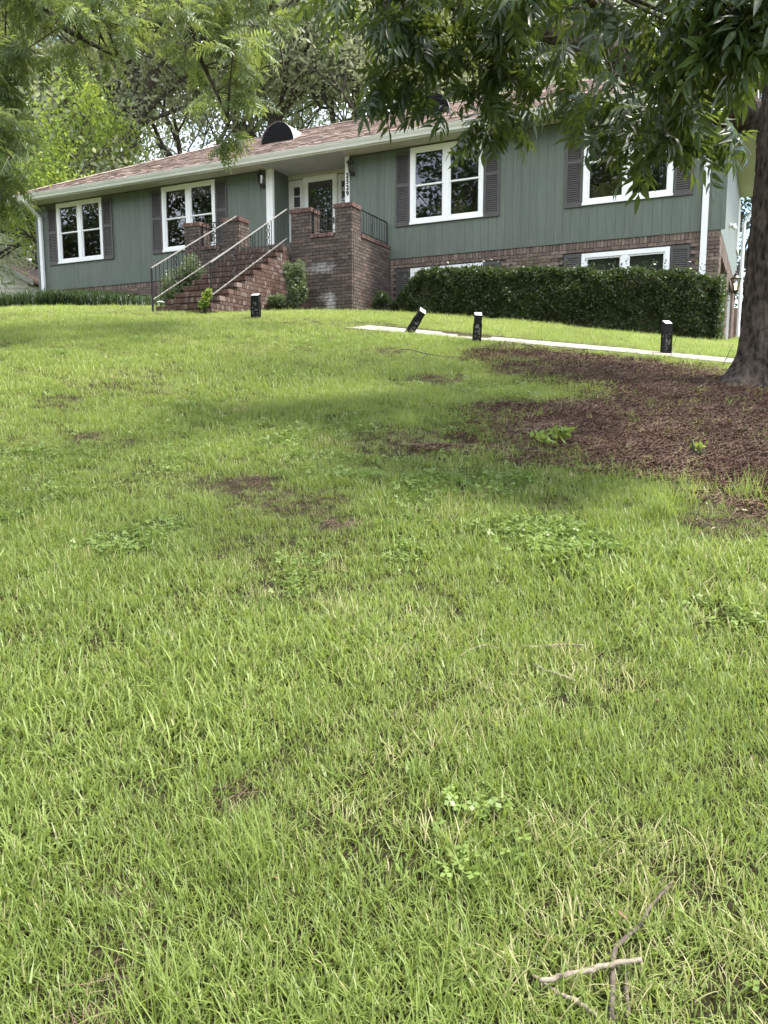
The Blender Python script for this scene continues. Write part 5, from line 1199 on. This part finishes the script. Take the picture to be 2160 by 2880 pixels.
P = np.concatenate([P, tu]); rot = np.concatenate([rot, np.zeros((kk, 3))]); sc2 = np.r_[sc2, np.full(kk, 1.0)]; pick = np.r_[pick, np.full(kk, 13)]; it = np.r_[it, np.full(kk, .55)]
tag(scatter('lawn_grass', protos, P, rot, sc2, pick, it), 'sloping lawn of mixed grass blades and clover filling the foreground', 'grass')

# mulch litter: chips, pine straw, dead leaves
lit = bpy.data.collections.new('litter_pieces')
def lproto(name, V, F, mat):
    me = bpy.data.meshes.new(name); me.from_pydata([tuple(p) for p in V], [], F); me.materials.append(M[mat]); lit.objects.link(bpy.data.objects.new(name, me))
r = np.random.default_rng(5)
for i in range(3):
    b = MB()
    for _ in range(12):
        q = r.normal(size=2) * .06; a = r.uniform(0, 3.14); l, w = r.uniform(.008, .024), r.uniform(.003, .007); c_, s_ = math.cos(a), math.sin(a); z = r.uniform(0, .018)
        b.add([(q[0] + c_ * sx * l - s_ * sy * w, q[1] + s_ * sx * l + c_ * sy * w, z + sz + sx * r.uniform(-.004, .008)) for sz in (0, .004) for sx, sy in ((-1, -1), (1, -1), (1, 1), (-1, 1))],
              [(4, 5, 6, 7), (0, 1, 5, 4), (1, 2, 6, 5), (2, 3, 7, 6), (3, 0, 4, 7)])
    lproto('a%d_chips' % i, b.v, b.f, 'chip')
for i in range(2):
    b = MB()
    for _ in range(16):
        q = r.normal(size=2) * .08; a = r.uniform(0, 6.28); l = r.uniform(.05, .12); z = r.uniform(.004, .03); d = np.array([math.cos(a), math.sin(a)])
        pts_ = [(q[0] + d[0] * l * t + r.normal() * .003, q[1] + d[1] * l * t + r.normal() * .003, z + .012 * math.sin(t * 3)) for t in (-.5, 0, .5)]
        s_ = np.array([-d[1], d[0]]) * .0011; b.add([(p[0] - s_[0], p[1] - s_[1], p[2]) for p in pts_] + [(p[0] + s_[0], p[1] + s_[1], p[2] + .0008) for p in pts_], [(0, 1, 4, 3), (1, 2, 5, 4)])
    lproto('b%d_straw' % i, b.v, b.f, 'straw')
for i in range(2):
    b = MB(); l = .050 + .03 * i
    b.add([(-l, 0, .006), (-l * .3, l * .32, .016), (l * .4, l * .28, .012), (l, 0, .004), (l * .4, -l * .3, .02), (-l * .3, -l * .3, .010), (0, 0, .004)], [(0, 6, 1), (1, 6, 2), (2, 6, 3), (3, 6, 4), (4, 6, 5), (5, 6, 0)]); lproto('c%d_leaf' % i, b.v, b.f, 'deadleaf')
for i in range(2):
    b = MB(); l = .020 + .008 * i
    b.add([(-l, 0, .004), (-l * .3, l * .4, .012), (l * .4, l * .34, .008), (l, 0, .012), (l * .4, -l * .4, .010), (-l * .3, -l * .36, .004), (0, 0, .002)], [(0, 6, 1), (1, 6, 2), (2, 6, 3), (3, 6, 4), (4, 6, 5), (5, 6, 0)]); lproto('d%d_brownleaf' % i, b.v, b.f, 'brownleaf')
lo_, hi_ = MULCH.min(0) - .5, MULCH.max(0) + .5; n = 60000
x, y = r.uniform(lo_[0], hi_[0], n), r.uniform(lo_[1], hi_[1], n); mk = mulch_mask(x, y); d_ = np.hypot(x - CAM[0], y - CAM[1])
k = (r.random(n) < mk * np.interp(d_, [4, 12], [.85, .45])) & (walk_dist(x, y) > .52) & (np.hypot(x - TX, y - TY) > .38); x, y = x[k], y[k]
for (c, ru, rv, kf) in BARE_W:
    m_ = int(420 * ru * rv * 3.1); bx, by = c[0] + r.normal(size=m_) * ru * .6, c[1] + r.normal(size=m_) * rv * .6; x, y = np.r_[x, bx], np.r_[y, by]
m_ = 160; a_ = r.uniform(-YAW + math.pi / 2 - .5, -YAW + math.pi / 2 + .5, m_); d_ = np.sqrt(r.uniform(1.5, 140, m_)); nl = len(x); x, y = np.r_[x, CAM[0] + d_ * np.cos(a_)], np.r_[y, CAM[1] + d_ * np.sin(a_)]
n = len(x); q = r.random(n); st = fbm(x, y, 1.5, 77); loose = np.arange(n) >= nl
pick = np.where(q < .64 - .28 * st, r.integers(0, 3, n), np.where(q < .955, r.integers(3, 5, n), r.integers(5, 7, n)))
inm = mulch_mask(x, y) > .15; pick = np.where(inm, pick, np.where(q < .93, r.integers(3, 5, n), np.where(q < .98, r.integers(0, 3, n), 5))); pick = np.where(loose, r.integers(7, 9, n), pick)
P = np.stack([x, y, ground(x, y) + fbm(x, y, 1.1, 5) * .02 + fbm(x, y, 5.0, 6) * .008 + .004 + np.where(loose, .022, 0)], -1); rot = np.stack([np.full(n, .0) + r.normal(size=n) * .1, r.normal(size=n) * .1, r.uniform(0, 6.28, n)], -1)
tag(scatter('mulch_litter', lit, P, rot, r.uniform(.7, 1.3, n) * np.where(inm, .78, .42), pick, r.random(n)), 'red brown mulch, pine straw and dead leaves under the tree', 'mulch')
# yellowish weeds in the mulch
for i, (u, v, lab) in enumerate([(1560, 1250, 'yellow green leafy weed patch at the front edge of the mulch'), (1958, 1285, 'tiny yellow green seedling on the mulch right of the weed patch'), (1590, 1235, 'pale weed beside the yellow green patch on the mulch')]):
    p = hit(u, v); bush('weed_plant', lab, 'plant', (p[0], p[1], p[2]), (.22, .07, .16)[i], (.2, .07, .16)[i], (.11, .10, .10)[i], (170, 26, 110)[i], .05, 'leaf_weed', 40 + i, lobes=8)
